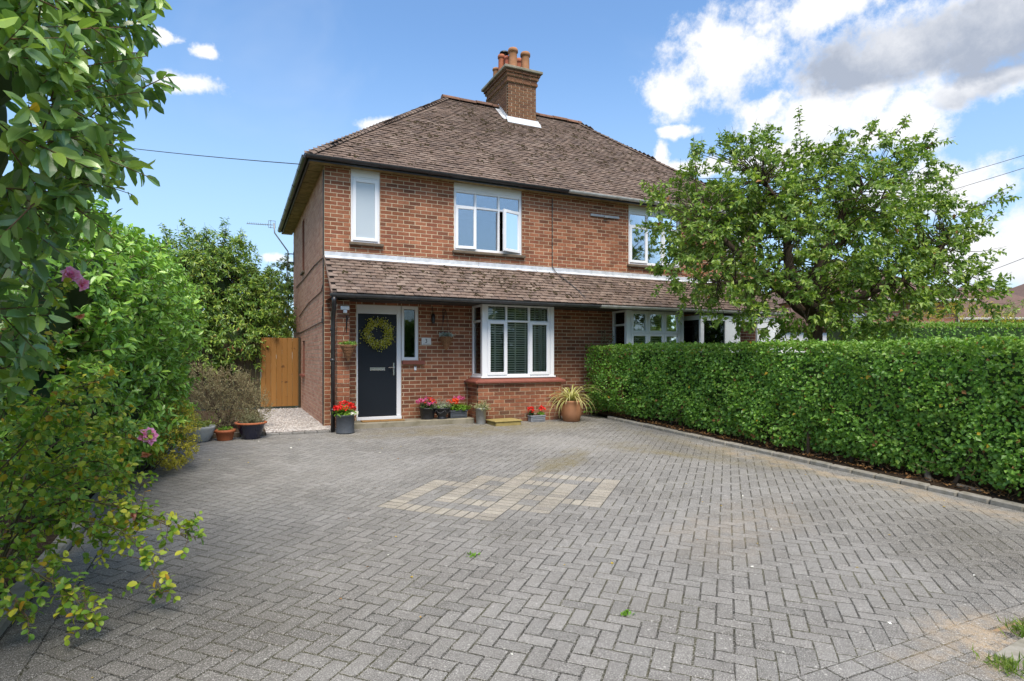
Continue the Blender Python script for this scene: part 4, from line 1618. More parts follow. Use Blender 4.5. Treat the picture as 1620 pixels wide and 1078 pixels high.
# net curtains and a pot plant silhouette behind the upper windows
for (a, b) in ((W2[0] + .03, W2[0] + .16), (HW - W2[1] + .04, HW - W2[0] - .04)):
    cu = MB()
    n = 24
    vs = []
    for i in range(n + 1):
        x = a + (b - a) * i / n
        vs += [(x, .24 + .02 * math.sin(i * 1.9), 3.42), (x, .24 + .02 * math.sin(i * 1.9), 4.62)]
    cu.add(vs, [[2 * i, 2 * i + 2, 2 * i + 3, 2 * i + 1] for i in range(n)])
    cu.build('curtain', M['curtain'], house)


def build_bay(x0, x1, mirror=False):
    """projecting bay window: brick base, red sill, framed front and flanks, blinds"""
    mm = (lambda a, b: (a, b)) if not mirror else (lambda a, b: (HW - b, HW - a))
    f0, f1 = mm(2.86, 4.44)
    zb, zt = .868, 2.325
    y = -.55
    Xf = mapper('y', y)
    if not mirror:
        window(Xf, f0 + .085, f1 - .085, zb + .03, zt - .01, [.31, .665], 1.985, (-.07, .0), .045, [(0, 0, 0, 'l'), (2, 0, 0, 'r')], 'glass', name='bay_window')
    else:
        window(Xf, f0 + .085, f1 - .085, zb + .03, zt - .01, [.34, .66], 1.80, (-.07, .0), .05, [(0, 0, 0, 'l'), (1, 0, 0, 'r'), (2, 0, 0, 'r'), (0, 1, 0, 'l'), (1, 1, 0, 'l'), (2, 1, 0, 'l')], 'glass', name='bay_window')
    for s, xx in ((-1, f0), (1, f1)):
        Xs = mapper('x', xx, s)
        window(Xs, y + .03, -.004, zb + .03, zt - .01, [], 1.985, (-.07, .0), .05, [], 'glass', name='bay_flank')
    po = MB()
    for a in (f0 - .002, f1 - .083):
        po.bbox(a, a + .085, y - .012, y + .075, zb + .03, zt, .006)
    po.bbox(f0 - .03, f1 + .03, y - .035, -.004, zb, zb + .032, .006)
    po.bbox(f0 - .004, f1 + .004, y - .006, -.004, zt - .008, zt + .05, .004)
    po.build('bay_frame', M['white'], house)
    b0, b1 = mm(*BAYB)
    si = MB()
    n = 1
    si.add([(b0 - .07, BAYY - .07, .775), (b1 + .07, BAYY - .07, .775), (b1 + .07, -.002, .775), (b0 - .07, -.002, .775),
            (b0 - .07, BAYY - .07, .805), (b1 + .07, BAYY - .07, .805), (b1 + .07, -.002, .805), (b0 - .07, -.002, .805),
            (b0 + .06, BAYY + .02, .864), (b1 - .06, BAYY + .02, .864), (b1 - .06, -.002, .864), (b0 + .06, -.002, .864)],
           [[3, 2, 1, 0], [0, 1, 5, 4], [1, 2, 6, 5], [3, 0, 4, 7], [4, 5, 9, 8], [5, 6, 10, 9], [7, 4, 8, 11], [8, 9, 10, 11]])
    si.build('bay_sill', M['redtile'], house)
    # venetian blind with ladder tapes
    bl = MB()
    z = zb + .08
    while z < zt - .06:
        bl.box(f0 + .12, f1 - .12, y + .105, y + .13, z, z + .023)
        z += .046
    for k in range(3):
        for e in (.42, .93):
            xx = f0 + .13 + (f1 - f0 - .26) * (k + e) / 3
            bl.box(xx - .014, xx + .014, y + .098, y + .102, zb + .06, zt - .05)
    br = bl.build('venetian_blind', M['blind'], house)
    # curtain by the flank
    cu = MB()
    for s, xx in ((1, f0 + .11),):
        vs = []
        for i in range(13):
            yy = y + .16 + .3 * i / 12
            vs += [(xx + .015 * math.sin(i * 2.1), yy, zb + .04), (xx + .015 * math.sin(i * 2.1), yy, zt - .04)]
        cu.add(vs, [[2 * i, 2 * i + 2, 2 * i + 3, 2 * i + 1] for i in range(12)])
    cu.build('curtain', pmat('striped curtain', [(.25, .2, .15)], .9, 30, .7), house)


build_bay(*BAYB)
build_bay(*BAYB, mirror=True)


def build_door():
    fr = MB()
    fr.M = XF
    a0, a1, z0, z1 = DOOR
    fw = .058
    fr.bbox(a0, a0 + .03, -.11, -.02, z0 + .06, z1, .004)
    fr.bbox(a1 - .086, a1, -.11, -.02, z0 + .06, z1, .004)
    fr.bbox(a0 + .03, a1 - .086, -.11, -.02, 2.092, z1, .004)
    fr.bbox(a0, a1, -.13, .03, z0, z0 + .058, .006)
    f = fr.build('door_frame', M['white'], house)
    lf = MB()
    lf.M = XF
    lf.bbox(.608, 1.331, -.085, -.035, .172, 2.088, .004)
    d = lf.build('front_door', M['door'], house)
    lb = MB()
    lb.M = XF
    lb.bbox(.825, 1.115, -.034, -.022, 1.025, 1.085, .004)
    lb.bbox(.845, 1.095, -.0225, -.012, 1.040, 1.070, .004)
    lb.build('letter_plate', M['chrome'], d)
    hd = MB()
    hd.M = XF
    hd.bbox(1.262, 1.292, -.034, -.022, .93, 1.17, .004)
    hd.tube([(1.277, -.022, 1.085), (1.277, .03, 1.085), (1.24, .035, 1.085), (1.165, .035, 1.083)], .011, 8)
    hd.tube([(1.277, -.022, .985), (1.277, -.008, .985)], .014, 10)
    hd.build('door_handle', M['chrome'], d)
    kn = MB()
    kn.M = XF
    kn.tube([(.967, -.034, 2.04), (.967, -.006, 2.04), (.967, .0, 2.01)], .010, 8)
    kn.build('wreath_hook', M['chrome'], d)
    window(XF, SIDE[0] + .002, SIDE[1], SIDE[2], SIDE[3], [], None, (-.10, -.02), .058, [], 'glass', name='side_light')
    s_ = MB()
    s_.bbox(1.425, 1.86, -.085, .02, 1.135, 1.210, .008)
    s_.build('window_sill', M['redtile'], house)
    # dim hall behind the side light so the pane has something to mirror against
    bell = MB()
    bell.bbox(1.665, 1.71, -.022, -.001, 1.02, 1.105, .004)
    o = bell.build('doorbell', M['white'], house)
    bell = MB()
    bell.bbox(1.672, 1.703, -.027, -.0225, 1.085, 1.098, .002)
    bell.build('bell_button', M['blackp'], o)
    # the neighbour's porch: white framed enclosure with an open dark doorway
    po = MB()
    x0, x1, y0, z1 = 7.95, 10.45, -.96, 2.22
    po.bbox(x0, x0 + .10, y0, -.9, 0, z1, .006)
    po.bbox(8.68, 8.80, y0, -.9, 0, z1, .006)
    po.bbox(9.02, 9.14, y0, -.9, 0, z1, .006)
    po.bbox(9.68, 9.80, y0, -.9, 0, z1, .006)
    po.bbox(10.33, x1, y0, -.9, 0, z1, .006)
    po.bbox(x0 + .1, 8.68, y0, -.9, .0, .75, .006)
    po.bbox(8.8, 9.02, y0 + .01, -.91, .0, z1 - .13, .006)
    po.bbox(9.8, 10.33, y0 + .01, -.91, .0, z1 - .13, .006)
    po.bbox(x0 + .1, x1 - .12, y0 + .004, -.904, z1 - .12, z1, .006)
    po.box(x0 + .01, x0 + .08, -.9, -.01, 0, .75)
    po.box(x0 + .01, x0 + .08, -.9, -.01, z1 - .1, z1)
    pr = po.build('porch', M['white'], house)
    g = MB()
    g.box(x0 + .1, 8.68, -.934, -.926, .75, z1 - .12)
    g.build('pane', M['glass'], pr)
    g = MB()
    g.box(x0 + .03, x0 + .038, -.9, -.01, .75, z1 - .1)
    g.build('pane', M['glass'], pr)


build_door()
# inner lining so that rooms are dim, not hollow to the sky
inn = MB()
inn.box(.3, HW - .3, 2.2, 2.25, 0, 4.6)
inn.box(.25, HW - .25, .26, HD - .2, 2.55, 2.6)
inn.build('room_lining', M['inner'], house)

# cables, rain goods and small fixings on the walls
cb = MB()
cb.tube([(-.012, .03, 4.68), (-.012, .03, 2.4), (-.014, .05, .05)], .011, 6)
cb.tube([(-.012, .035, 3.09), (-.010, 1.5, 3.13), (-.012, 3.6, 3.10), (-.012, 5.5, 3.12)], .009, 6)
cb.tube([(-.012, .04, 2.62), (-.011, .3, 2.50), (-.012, 2.4, 2.46), (-.012, 4.6, 2.30)], .009, 6)
cb.tube([(-.012, .04, 1.93), (-.012, 1.0, 1.92), (-.012, 2.5, 1.90), (-.012, 4.3, 1.88), (-.012, 5.4, 1.92)], .009, 6)
cb.tube([(-.012, .035, 2.24), (-.012, .16, 2.18), (-.012, .17, 2.02), (-.012, .04, 1.93)], .008, 6)
cb.bbox(-.04, -.004, .01, .07, 1.90, 1.98, .004)
cb.build('cable_run', M['cable'], house)
cb = MB()
cb.tube([(4.70, -.012, 4.68), (4.70, -.012, 3.22), (4.72, -.10, 3.10), (4.98, -.62, 2.66), (5.02, -.9, 2.42)], .010, 6)
cb.build('cable_run', M['cable'], house)
lt = MB()
lt.bbox(5.66, 6.42, -.035, -.004, 4.40, 4.455, .006)
lt.bbox(6.00, 6.10, -.075, -.036, 4.385, 4.44, .006)
lt.build('cable_bracket', M['galv'], house)
sl = MB()
sl.bbox(.185, .325, -.735, -.665, 2.09, 2.155, .008)
sl.bbox(.225, .285, -.75, -.68, 2.035, 2.088, .008)
sl.build('security_light', M['white'], house)
dw = MB()
dw.tube([(4.66, -.06, .95), (4.66, -.06, .02)], .034, 10)
dw.tube([(4.66, -.06, .95), (4.56, -.06, 1.05), (4.50, -.05, 1.06)], .034, 10)
dw.build('downpipe', M['blackp'], house, True)


# ------------------------------------------------------------------ foliage tools
def leaf_T(w, kind=8, fold=.10, droop=.10):
    """leaf of length 1 along +y, width w, normal +z"""
    if kind == 8:
        T = [(0, 0, 0), (0, .32, .0), (0, .68, -droop * .35), (0, 1, -droop), (-w * .46, .30, fold), (-w * .44, .64, fold - droop * .3), (w * .46, .30, fold), (w * .44, .64, fold - droop * .3)]
        F = [[0, 6, 1], [1, 6, 7], [1, 7, 2], [2, 7, 3], [0, 1, 4], [1, 5, 4], [1, 2, 5], [2, 3, 5]]
    elif kind == 12:
        T = [(0, 0, 0), (0, .2, 0), (0, .5, -droop * .2), (0, .8, -droop * .6), (0, 1, -droop)]
        for sx in (-1, 1):
            T += [(sx * w * .34, .17, fold * .8), (sx * w * .5, .48, fold), (sx * w * .37, .80, fold * .8 - droop * .5)]
        F = []
        for o_, fl in ((5, True), (8, False)):
            a, b, c = o_, o_ + 1, o_ + 2
            for f in ([0, a, 1], [1, a, b], [1, b, 2], [2, b, c], [2, c, 3], [3, c, 4]):
                F.append(f[::-1] if fl else f)
    elif kind == 4:
        T = [(0, 0, 0), (0, .5, -.02), (0, 1, -droop), (-w * .5, .48, fold), (w * .5, .48, fold)]
        F = [[0, 4, 1], [1, 4, 2], [0, 1, 3], [1, 2, 3]]
    else:
        T = [(0, 0, 0), (0, 1, -droop), (-w * .5, .5, fold * .6), (w * .5, .5, fold * .6)]
        F = [[0, 3, 1], [0, 1, 2]]
    return np.array(T, float), np.array(F)


def unit(A):
    return A / np.maximum(np.linalg.norm(A, axis=-1, keepdims=True), 1e-9)


def frames(D, N):
    D = unit(D)
    N = unit(N - D * np.sum(N * D, -1, keepdims=True))
    X = np.cross(D, N)
    return np.stack([X, D, N], -1)


def foliage(parent, name, P, D, N, size, T, mats, nsingle=0, leafname='leaf', pick=None):
    """leaves at P pointing along D with normals N; the nsingle largest in view become objects of their own"""
    TT_, TF_ = T
    R = frames(D, N)
    n = len(P)
    rest = np.arange(n)
    mats = mats if isinstance(mats, list) else [mats]
    if nsingle:
        F = depth_in_view(P) / np.maximum(size, 1e-4)
        order = np.argsort(F)
        ms = [npmesh(leafname, TT_, TF_, mm, np.zeros(len(TF_))) for mm in mats]
        for i in order[:nsingle]:
            k = 0 if pick is None else int(pick[i])
            o = bpy.data.objects.new(leafname, ms[k])
            link(o, parent)
            s = float(size[i])
            o.matrix_basis = mat4(R[i], P[i], (s, s, s))
        rest = order[nsingle:]
    V, F, r = inst(TT_, TF_, P[rest], R[rest], size[rest], rng.random(len(rest)))
    mi = None if pick is None else np.repeat(np.asarray(pick)[rest], len(TF_))
    o = obj(name, npmesh(name, V, F, mats, r, mi=mi), parent)
    o['kind'] = 'stuff'
    return o


def sticks(parent, name, A, B, ra, rb, mat_, n=4):
    A, B = np.asarray(A, float), np.asarray(B, float)
    D = unit(B - A)
    up = np.where(np.abs(D[:, 2:3]) > .9, np.array([[1., 0, 0]]), np.array([[0, 0, 1.]]))
    X = unit(np.cross(D, up))
    Y = np.cross(D, X)
    ra = np.broadcast_to(ra, len(A))
    rb = np.broadcast_to(rb, len(A))
    ring = []
    for (Q, r) in ((A, ra), (B, rb)):
        for k in range(n):
            a = 2 * math.pi * k / n
            ring.append(Q + X * (r * math.cos(a))[:, None] + Y * (r * math.sin(a))[:, None])
    V = np.stack(ring, 1)
    TF_ = np.array([[k, (k + 1) % n, n + (k + 1) % n, n + k] for k in range(n)])
    F = (TF_[None] + (np.arange(len(A)) * 2 * n)[:, None, None]).reshape(-1, 4)
    o = obj(name, npmesh(name, V.reshape(-1, 3), F, mat_, np.repeat(rng.random(len(A)), n)), parent)
    o['kind'] = 'stuff'
    return o


def rsph(n):
    return unit(rng.normal(0, 1, (n, 3)))


def shoots(B, D, L, nleaf, size, droop=.15, spread=.9, up=.6, jit=.35, start=.15, outward=None, sag=0.0):
    """leafy shoots from B along D; returns leaf arrays and stem ends"""
    n = len(B)
    k = np.arange(nleaf)
    tt = start + (1 - start) * (k + .5) / nleaf
    tt = np.clip(tt[None] + rng.normal(0, .05, (n, nleaf)), .05, 1.03)
    D = unit(D)
    ref = np.where(np.abs(D[:, 2:3]) > .9, np.array([[1., 0, 0]]), np.array([[0, 0, 1.]]))
    X = unit(np.cross(D, ref))
    Y = np.cross(D, X)
    ang = rng.uniform(0, 6.28, (n, 1)) + k[None] * 2.4 + rng.normal(0, .3, (n, nleaf))
    rad_ = X[:, None] * np.cos(ang)[..., None] + Y[:, None] * np.sin(ang)[..., None]
    P = B[:, None] + D[:, None] * (L[:, None] * tt)[..., None]
    P[..., 2] -= sag * (tt ** 2) * L[:, None]
    dirs = unit(D[:, None] * .55 + rad_ * spread + np.array([0, 0, -droop]) + rng.normal(0, jit * .5, (n, nleaf, 3)))
    o = D if outward is None else outward
    nor = o[:, None] * .5 + np.array([0, 0, up]) + rng.normal(0, jit, (n, nleaf, 3))
    sz = size * rng.uniform(.7, 1.15, (n, nleaf)) * (1.05 - .35 * tt ** 3)
    return P.reshape(-1, 3), dirs.reshape(-1, 3), nor.reshape(-1, 3), sz.ravel()


def lobes_points(lobes, per, shell=.35):
    """points in the outer part of ellipsoids (x,y,z,rx[,ry,rz]) that are not deep inside another one"""
    P, O = [], []
    for lb in lobes:
        c = np.array(lb[:3])
        r = np.array(lb[3:6] if len(lb) >= 6 else (lb[3],) * 3)
        k = int(per * np.mean(r) ** 2) + 4
        d = rsph(k)
        q = (1 - shell * rng.random(k) ** 1.2)[:, None]
        P.append(c + d * r * q)
        O.append(unit(d / r))
    P, O = np.concatenate(P), np.concatenate(O)
    keep = np.ones(len(P), bool)
    for lb in lobes:
        c = np.array(lb[:3])
        r = np.array(lb[3:6] if len(lb) >= 6 else (lb[3],) * 3)
        keep &= np.linalg.norm((P - c) / r, axis=1) > .62
    return P[keep], O[keep]


T_HEDGE = leaf_T(.78, 4, .10, .12)
T_LAUREL = leaf_T(.42, 8, .07, .14)
T_ELA = leaf_T(.46, 12, .07, .12)
T_ROSE = leaf_T(.72, 12, .08, .10)
T_APPLE = leaf_T(.52, 4, .10, .18)
T_FINE = leaf_T(.22, 2, .05, .05)
T_SMALL = leaf_T(.6, 2, .1, .1)
T_FAR = leaf_T(.55, 2, .12, .1)


# ------------------------------------------------------------------ clipped hedge on the right
def build_hedge():
    h = thing('clipped_hedge', (6.1, -5, G(-5)), 'long clipped green hedge of small glossy leaves behind the concrete kerb', 'hedge', None)
    X0, X1, Y0, Y1 = 5.70, 6.65, -11.0, -.30

    def zt(y):
        return 1.52 + .0095 * (np.asarray(y, float) + .3)

    def face(y, z):
        return .05 * np.sin(y * 1.7 + z * 2) + .035 * np.sin(y * 4.1 - z * 5.3) + .03 * np.sin(y * 9 + z * 7) - .36 * np.exp(-((y + .3) / 1.0) ** 2) * np.clip(z / .5, 0, 1) - .06 * np.clip((.35 - (z - gz(y))) / .35, 0, 1) * -2.2

    def top(x, y):
        return .018 * np.sin(y * 2.3) + .012 * np.sin(y * 6.1 + x * 5)
    P, O = [], []
    # left (drive) face, denser where it is near
    n = 44000
    y = Y1 - (Y1 - Y0) * rng.random(n) ** .92
    z = gz(y) + .15 + (zt(y) - .15 - gz(y)) * rng.random(n)
    dep = rng.exponential(.095, n)
    x = X0 + face(y, z) + dep + np.where(z > zt(y) - .06, (z - zt(y) + .06) * .6, 0)
    P.append(np.column_stack([x, y, z + rng.normal(0, .012, n)]))
    O.append(np.tile([-1, -.1, .35], (n, 1)))
    n = 9000
    y = Y0 + (Y1 - Y0) * rng.random(n)
    xa = X0 - .36 * np.exp(-((y + .3) / 1.0) ** 2)
    x = xa + (X1 - xa) * rng.random(n) ** 1.3
    P.append(np.column_stack([x, y, zt(y) + top(x, y) - rng.exponential(.03, n) + np.abs(rng.normal(0, .014, n))]))
    O.append(np.tile([-.15, -.1, 1.0], (n, 1)))
    n = 1800
    x = X0 - .36 + (X1 - X0 + .36) * rng.random(n)
    z = .1 + (1.42) * rng.random(n)
    P.append(np.column_stack([x, Y1 - rng.exponential(.05, n) * -.0 + .04 * np.sin(z * 6 + x * 4) - rng.exponential(.03, n), z]))
    O.append(np.tile([-.2, 1, .3], (n, 1)))
    n = 5000
    y = Y0 + (Y1 - Y0) * rng.random(n)
    z = gz(y) + .1 + (zt(y) - .1 - gz(y)) * rng.random(n)
    P.append(np.column_stack([X1 - rng.exponential(.05, n), y, z]))
    O.append(np.tile([1, 0, .3], (n, 1)))
    P, O = np.concatenate(P), np.concatenate(O)
    # gaps where the growth is thin
    q = np.sin(P[:, 1] * 5.1 + P[:, 2] * 3.3) + np.sin(P[:, 1] * 2.3 - P[:, 2] * 6.1 + 1.3) + .8 * np.sin(P[:, 1] * 11.7 + P[:, 2] * 9.1) + .6 * np.sin(P[:, 1] * 19 - P[:, 2] * 23)
    gone = (q > 1.15) & (rng.random(len(P)) < .55) & (P[:, 2] < zt(P[:, 1]) - .12)
    P, O = P[~gone], O[~gone]
    n = len(P)
    D = unit(rng.normal(0, 1, (n, 3)) + np.array([-.25, 0, -.25]))
    N = O + rng.normal(0, .55, (n, 3))
    sz = rng.choice([.036, .045, .055, .066, .08], n, p=[.2, .28, .27, .17, .08]) * rng.uniform(.72, 1.0, n) * np.where(P[:, 2] < .5, 1.12, 1.0)
    young = (P[:, 2] > zt(P[:, 1]) - .10 - .12 * rng.random(n)) & (rng.random(n) < .75)
    young |= (np.sin(P[:, 1] * 3.7 + P[:, 2] * 4.4) + np.sin(P[:, 1] * 8.3 - P[:, 2] * 2.2) > .7) & (rng.random(n) < .30)
    yel = rng.random(n)
    pick = np.where(yel < .003, 2, np.where(yel < .018, 3, np.where(young, 1, 0)))
    foliage(h, 'leaves', P, D, N, sz, T_HEDGE, [M['lf_hedge'], M['lf_hedgetop'], M['lf_yellow'], M['litter']], 300, 'leaf', pick)
    # twiggy mass inside
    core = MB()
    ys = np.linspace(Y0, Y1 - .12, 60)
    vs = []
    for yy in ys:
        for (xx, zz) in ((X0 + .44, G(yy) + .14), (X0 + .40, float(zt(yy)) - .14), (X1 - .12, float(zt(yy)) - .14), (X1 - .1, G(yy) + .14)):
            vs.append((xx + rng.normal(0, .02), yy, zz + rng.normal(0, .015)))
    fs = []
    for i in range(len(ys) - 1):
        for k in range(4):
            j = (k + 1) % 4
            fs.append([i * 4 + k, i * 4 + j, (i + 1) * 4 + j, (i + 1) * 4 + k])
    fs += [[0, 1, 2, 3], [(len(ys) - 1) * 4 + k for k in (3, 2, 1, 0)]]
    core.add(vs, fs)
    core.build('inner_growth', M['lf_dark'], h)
    m_ = 46
    yy = np.linspace(Y0 + .1, Y1 - .15, m_) + rng.normal(0, .07, m_)
    A = np.column_stack([6.05 + rng.normal(0, .12, m_), yy, gz(yy) - .02])
    B = A + np.column_stack([rng.normal(0, .08, m_), rng.normal(0, .12, m_), np.full(m_, .5)])
    sticks(h, 'stem', A, B, .024, .016, M['bark'], 6)
    # loose low twigs
    m_ = 500
    yy = rng.uniform(-10, -.5, m_)
    A = np.column_stack([rng.uniform(5.78, 5.95, m_), yy, gz(yy) + rng.uniform(.05, .5, m_)])
    B = A + np.column_stack([rng.uniform(-.14, .05, m_), rng.normal(0, .09, m_), rng.normal(.0, .10, m_)])
    sticks(h, 'twigs', A, B, .004, .002, M['browntwig'], 3)
    # new shoots sticking out of the top and the face
    m_ = 420
    yy = rng.uniform(Y0, Y1, m_)
    tp = rng.random(m_) < .6
    Bp = np.column_stack([np.where(tp, rng.uniform(X0, X1, m_), X0 + .02), yy, np.where(tp, zt(yy) - .05, rng.uniform(.4, 1.4, m_))])
    Dp = unit(np.where(tp[:, None], [-.1, 0, 1.], [-1., 0, .5]) + rng.normal(0, .35, (m_, 3)))
    Ln = rng.uniform(.04, .13, m_)
    lp_a = shoots(Bp, Dp, Ln, 5, .042, 0, .7)
    foliage(h, 'new_shoots', *lp_a, T_HEDGE, M['lf_hedgetop'])
    # upright wisps at the house end
    m_ = 9
    Bp = np.column_stack([rng.uniform(5.7, 6.0, m_), rng.uniform(-.5, -.2, m_), np.full(m_, 1.47)])
    Dp = unit(np.column_stack([rng.normal(-.25, .3, m_), rng.normal(0, .3, m_), np.ones(m_)]))
    Ln = rng.uniform(.2, .42, m_)
    P, D, N, sz = shoots(Bp, Dp, Ln, 9, .05, 0, .6)
    foliage(h, 'wisps', P, D, N, sz, T_SMALL, M['lf_lav'])
    sticks(h, 'twigs', Bp, Bp + Dp * Ln[:, None], .003, .0015, M['twig'], 3)
    # litter, stumps and sticks in the bed
    return h


build_hedge()


def build_litter():
    n = 1500
    y = rng.uniform(-10.5, -.8, n)
    x = 5.69 + rng.exponential(.13, n)
    x = np.minimum(x, 6.4)
    P = np.column_stack([x, y, gz(y) + .075 + .05 * np.clip((x - 5.66) * 2, 0, 1)])
    D = rng.normal(0, 1, (n, 3)) * [1, 1, .25]
    N = np.array([0, 0, 1.]) + rng.normal(0, .4, (n, 3))
    root = foliage(None, 'leaf_litter', P, D, N, rng.uniform(.025, .055, n), T_SMALL, M['litter'])
    tag(root, 'brown fallen leaves lying on the soil under the hedge', 'leaf litter', kind='stuff')
    for (x, y, a, l, r0, lab) in ((5.80, -7.0, .6, .16, .035, 'short grey stump of wood leaning in the bed below the hedge'),
                                  (5.80, -7.5, 1.9, .2, .03, 'brown piece of log lying on soil below the hedge'),
                                  (5.83, -5.3, .2, .17, .028, 'small upright wooden peg at the hedge foot')):
        mb = MB()
        d = Vector((math.cos(a) * .55, math.sin(a) * .8, .55 if 'log' not in lab else .12)).normalized()
        p0 = Vector((x, y, G(y) + .055))
        mb.tube([p0 - d * .03, p0 + d * l * .5 + Vector((.004, .006, 0)), p0 + d * l], [r0 * 1.1, r0, r0 * .9], 9)
        tag(mb.build('wood_stump', M['oldwood'], None), lab, 'log')
    # fallen leaves and petals on the drive
    n = 110
    x = rng.uniform(-2.3, 5.3, n)
    y = rng.uniform(-9, -.8, n)
    P = np.column_stack([x, y, gz(y) + .006])
    D = rng.normal(0, 1, (n, 3)) * [1, 1, .1]
    N = np.array([0, 0, 1.]) + rng.normal(0, .25, (n, 3))
    root = foliage(None, 'fallen_leaves', P, D, N, rng.uniform(.012, .035, n), T_SMALL, [M['litter'], M['lf_yellow'], M['fl_white']], pick=rng.integers(0, 3, n))
    tag(root, 'scattered small fallen leaves and petals on the grey paving', 'fallen leaves', kind='stuff')


build_litter()


# ------------------------------------------------------------------ apple tree behind the hedge
def build_tree(name, label, base, fork, limbs, lobes, sprays, per, size, T, mat_, nsingle=0, nleaf=16, trunk_r=.15, group=None, L=(.18, .42), uneven=False):
    tr = thing(name, base, label, 'tree', group)
    mb = MB()
    base, fork = Vector(base), Vector(fork)
    mid = base.lerp(fork, .5) + Vector((.05, .03, 0))
    mb.tube([base - Vector((0, 0, .1)), base + Vector((0, 0, .12)), mid, fork], [trunk_r * 1.5, trunk_r * 1.1, trunk_r * .92, trunk_r * .85], 12)
    skel = []
    for lm in limbs:
        pts = [fork - Vector((0, 0, .12))] + [Vector(q) for q in lm]
        fine = []
        for i in range(len(pts) - 1):
            for k in range(4):
                s = k / 4
                w = pts[i].lerp(pts[i + 1], s)
                w += Vector(rng.normal(0, .035, 3)) if (i or k) else Vector((0, 0, 0))
                fine.append(w)
        fine.append(pts[-1])
        n = len(fine)
        mb.tube(fine, [trunk_r * (.66 * (1 - i / n) + .14) for i in range(n)], 9)
        skel += fine[2:]
    mb.build('trunk', M['bark'], tr, True)
    S = np.array([tuple(q) for q in skel])
    P, O = lobes_points(lobes, per)
    # boughs carry leaf unevenly
    thin = np.sin(P[:, 0] * 3.1 + P[:, 2] * 2.2) + np.sin(P[:, 1] * 4.3 - P[:, 2] * 3.7 + 1) + np.sin(P[:, 0] * 6.7 + P[:, 1] * 5.1)
    kp = (thin < .9) | (rng.random(len(P)) < .35) | (not uneven)
    P, O = P[kp], O[kp]
    # secondary branches from the limbs to the leaf clusters
    A, B, ra, rb = [], [], [], []
    for j_, (q, o) in enumerate(zip(P, O)):
        if j_ % 3:
            continue
        d = np.linalg.norm(S - q, axis=1)
        i = int(np.argmin(d + rng.random(len(S)) * .35))
        a = S[i]
        m1 = a + (q - a) * .5 + rng.normal(0, .08, 3) + np.array([0, 0, .06])
        r = .007 + .005 * d[i]
        A += [a, m1]
        B += [m1, q]
        ra += [r, r * .65]
        rb += [r * .65, .004]
    sticks(tr, 'branches', A, B, np.array(ra), np.array(rb), M['bark'], 5)
    D = unit(O * .6 + rng.normal(0, .5, P.shape) + np.array([0, 0, .15]))
    Ln = rng.uniform(*L, len(P))
    if sprays:
        SB, SD, SL = [], [], []
        for (a, b) in sprays:
            a, b = np.array(a), np.array(b)
            l = np.linalg.norm(b - a)
            for k in range(3):
                s = a + (b - a) * (k / 3) + rng.normal(0, .03, 3)
                SB.append(s)
                SD.append(unit((b - a) / l + rng.normal(0, .22, 3)))
                SL.append(l * (.45 if k < 2 else .36))
            SB.append(a)
            SD.append((b - a) / l)
            SL.append(l)
        P2, D2, L2 = np.array(SB), np.array(SD), np.array(SL)
        lp2 = shoots(P2, D2, L2, 13, size, .5, .8, .5, .5, .1)
        sticks(tr, 'twigs', P2, P2 + unit(D2) * L2[:, None], .006, .002, M['bark'], 4)
    lp = shoots(P, D, Ln, nleaf, size, .45, .85, .55, .5, .02, O, .3)
    sticks(tr, 'twigs', P, P + D * Ln[:, None], .004, .002, M['bark'], 3)
    if sprays:
        lp = [np.concatenate([a, b]) for a, b in zip(lp, lp2)]
    n = len(lp[0])
    pick = (rng.random(n) < .004).astype(int)
    foliage(tr, 'crown', *lp, T, [mat_, M['litter']], nsingle, 'leaf', pick)
    return tr


lobes = [(5.68, -3.03, 3.87, .66), (5.75, -2.95, 2.78, .55), (6.54, -3.16, 4.4, .85), (5.78, -3.8, 2.97, .70), (6.83, -3.73, 4.4, .72), (7.94, -3.59, 4.05, 1.05),
         (6.25, -4.13, 3.38, .95), (8.51, -4.4, 4.40, .80), (9.31, -4.45, 4.15, .80), (7.55, -4.73, 3.38, 1.05), (8.8, -4.87, 3.15, .85), (6.89, -4.2, 2.69, .95),
         (6.0, -3.95, 2.36, .58), (8.02, -4.95, 2.36, .8), (9.07, -5.22, 2.8, .65), (9.55, -5.44, 2.43, .45), (7.09, -4.74, 2.75, .6),
         (9.52, -4.54, 4.85, .42), (9.71, -4.96, 3.65, .5), (6.27, -4.36, 2.15, .48), (6.8, -4.55, 2.15, .42), (7.95, -5.0, 2.1, .42), (9.03, -3.55, 4.5, .9), (8.1, -2.89, 3.56, 1.0),
         (10.03, -4.12, 2.9, .8), (6.73, -2.47, 3.76, .8)]
sprays = [((7.42, -4.01, 4.61), (7.35, -3.98, 5.59)), ((6.83, -3.73, 4.61), (6.88, -3.76, 5.21)), ((8.91, -4.48, 4.89), (9.31, -4.67, 5.58)),
          ((9.41, -4.6, 4.93), (9.84, -4.8, 5.06)), ((7.81, -4.08, 4.75), (8.16, -4.24, 5.17)), ((9.48, -5.19, 3.58), (10.45, -5.64, 4.11)),
          ((9.48, -5.19, 3.04), (10.35, -5.59, 3.74)), ((9.64, -5.48, 2.49), (10.07, -5.68, 2.54)), ((9.29, -5.1, 3.47), (10.16, -5.5, 3.37)),
          ((6.69, -3.45, 4.67), (6.39, -3.31, 4.95)), ((5.41, -2.96, 3.98), (4.96, -2.75, 4.36)), ((5.38, -2.84, 4.34), (5.1, -2.71, 3.78)),
          ((8.41, -4.36, 4.86), (8.66, -4.47, 5.36)), ((7.71, -4.03, 4.75), (7.56, -3.96, 5.14)), ((9.78, -5.22, 3.82), (10.69, -5.64, 4.01))]
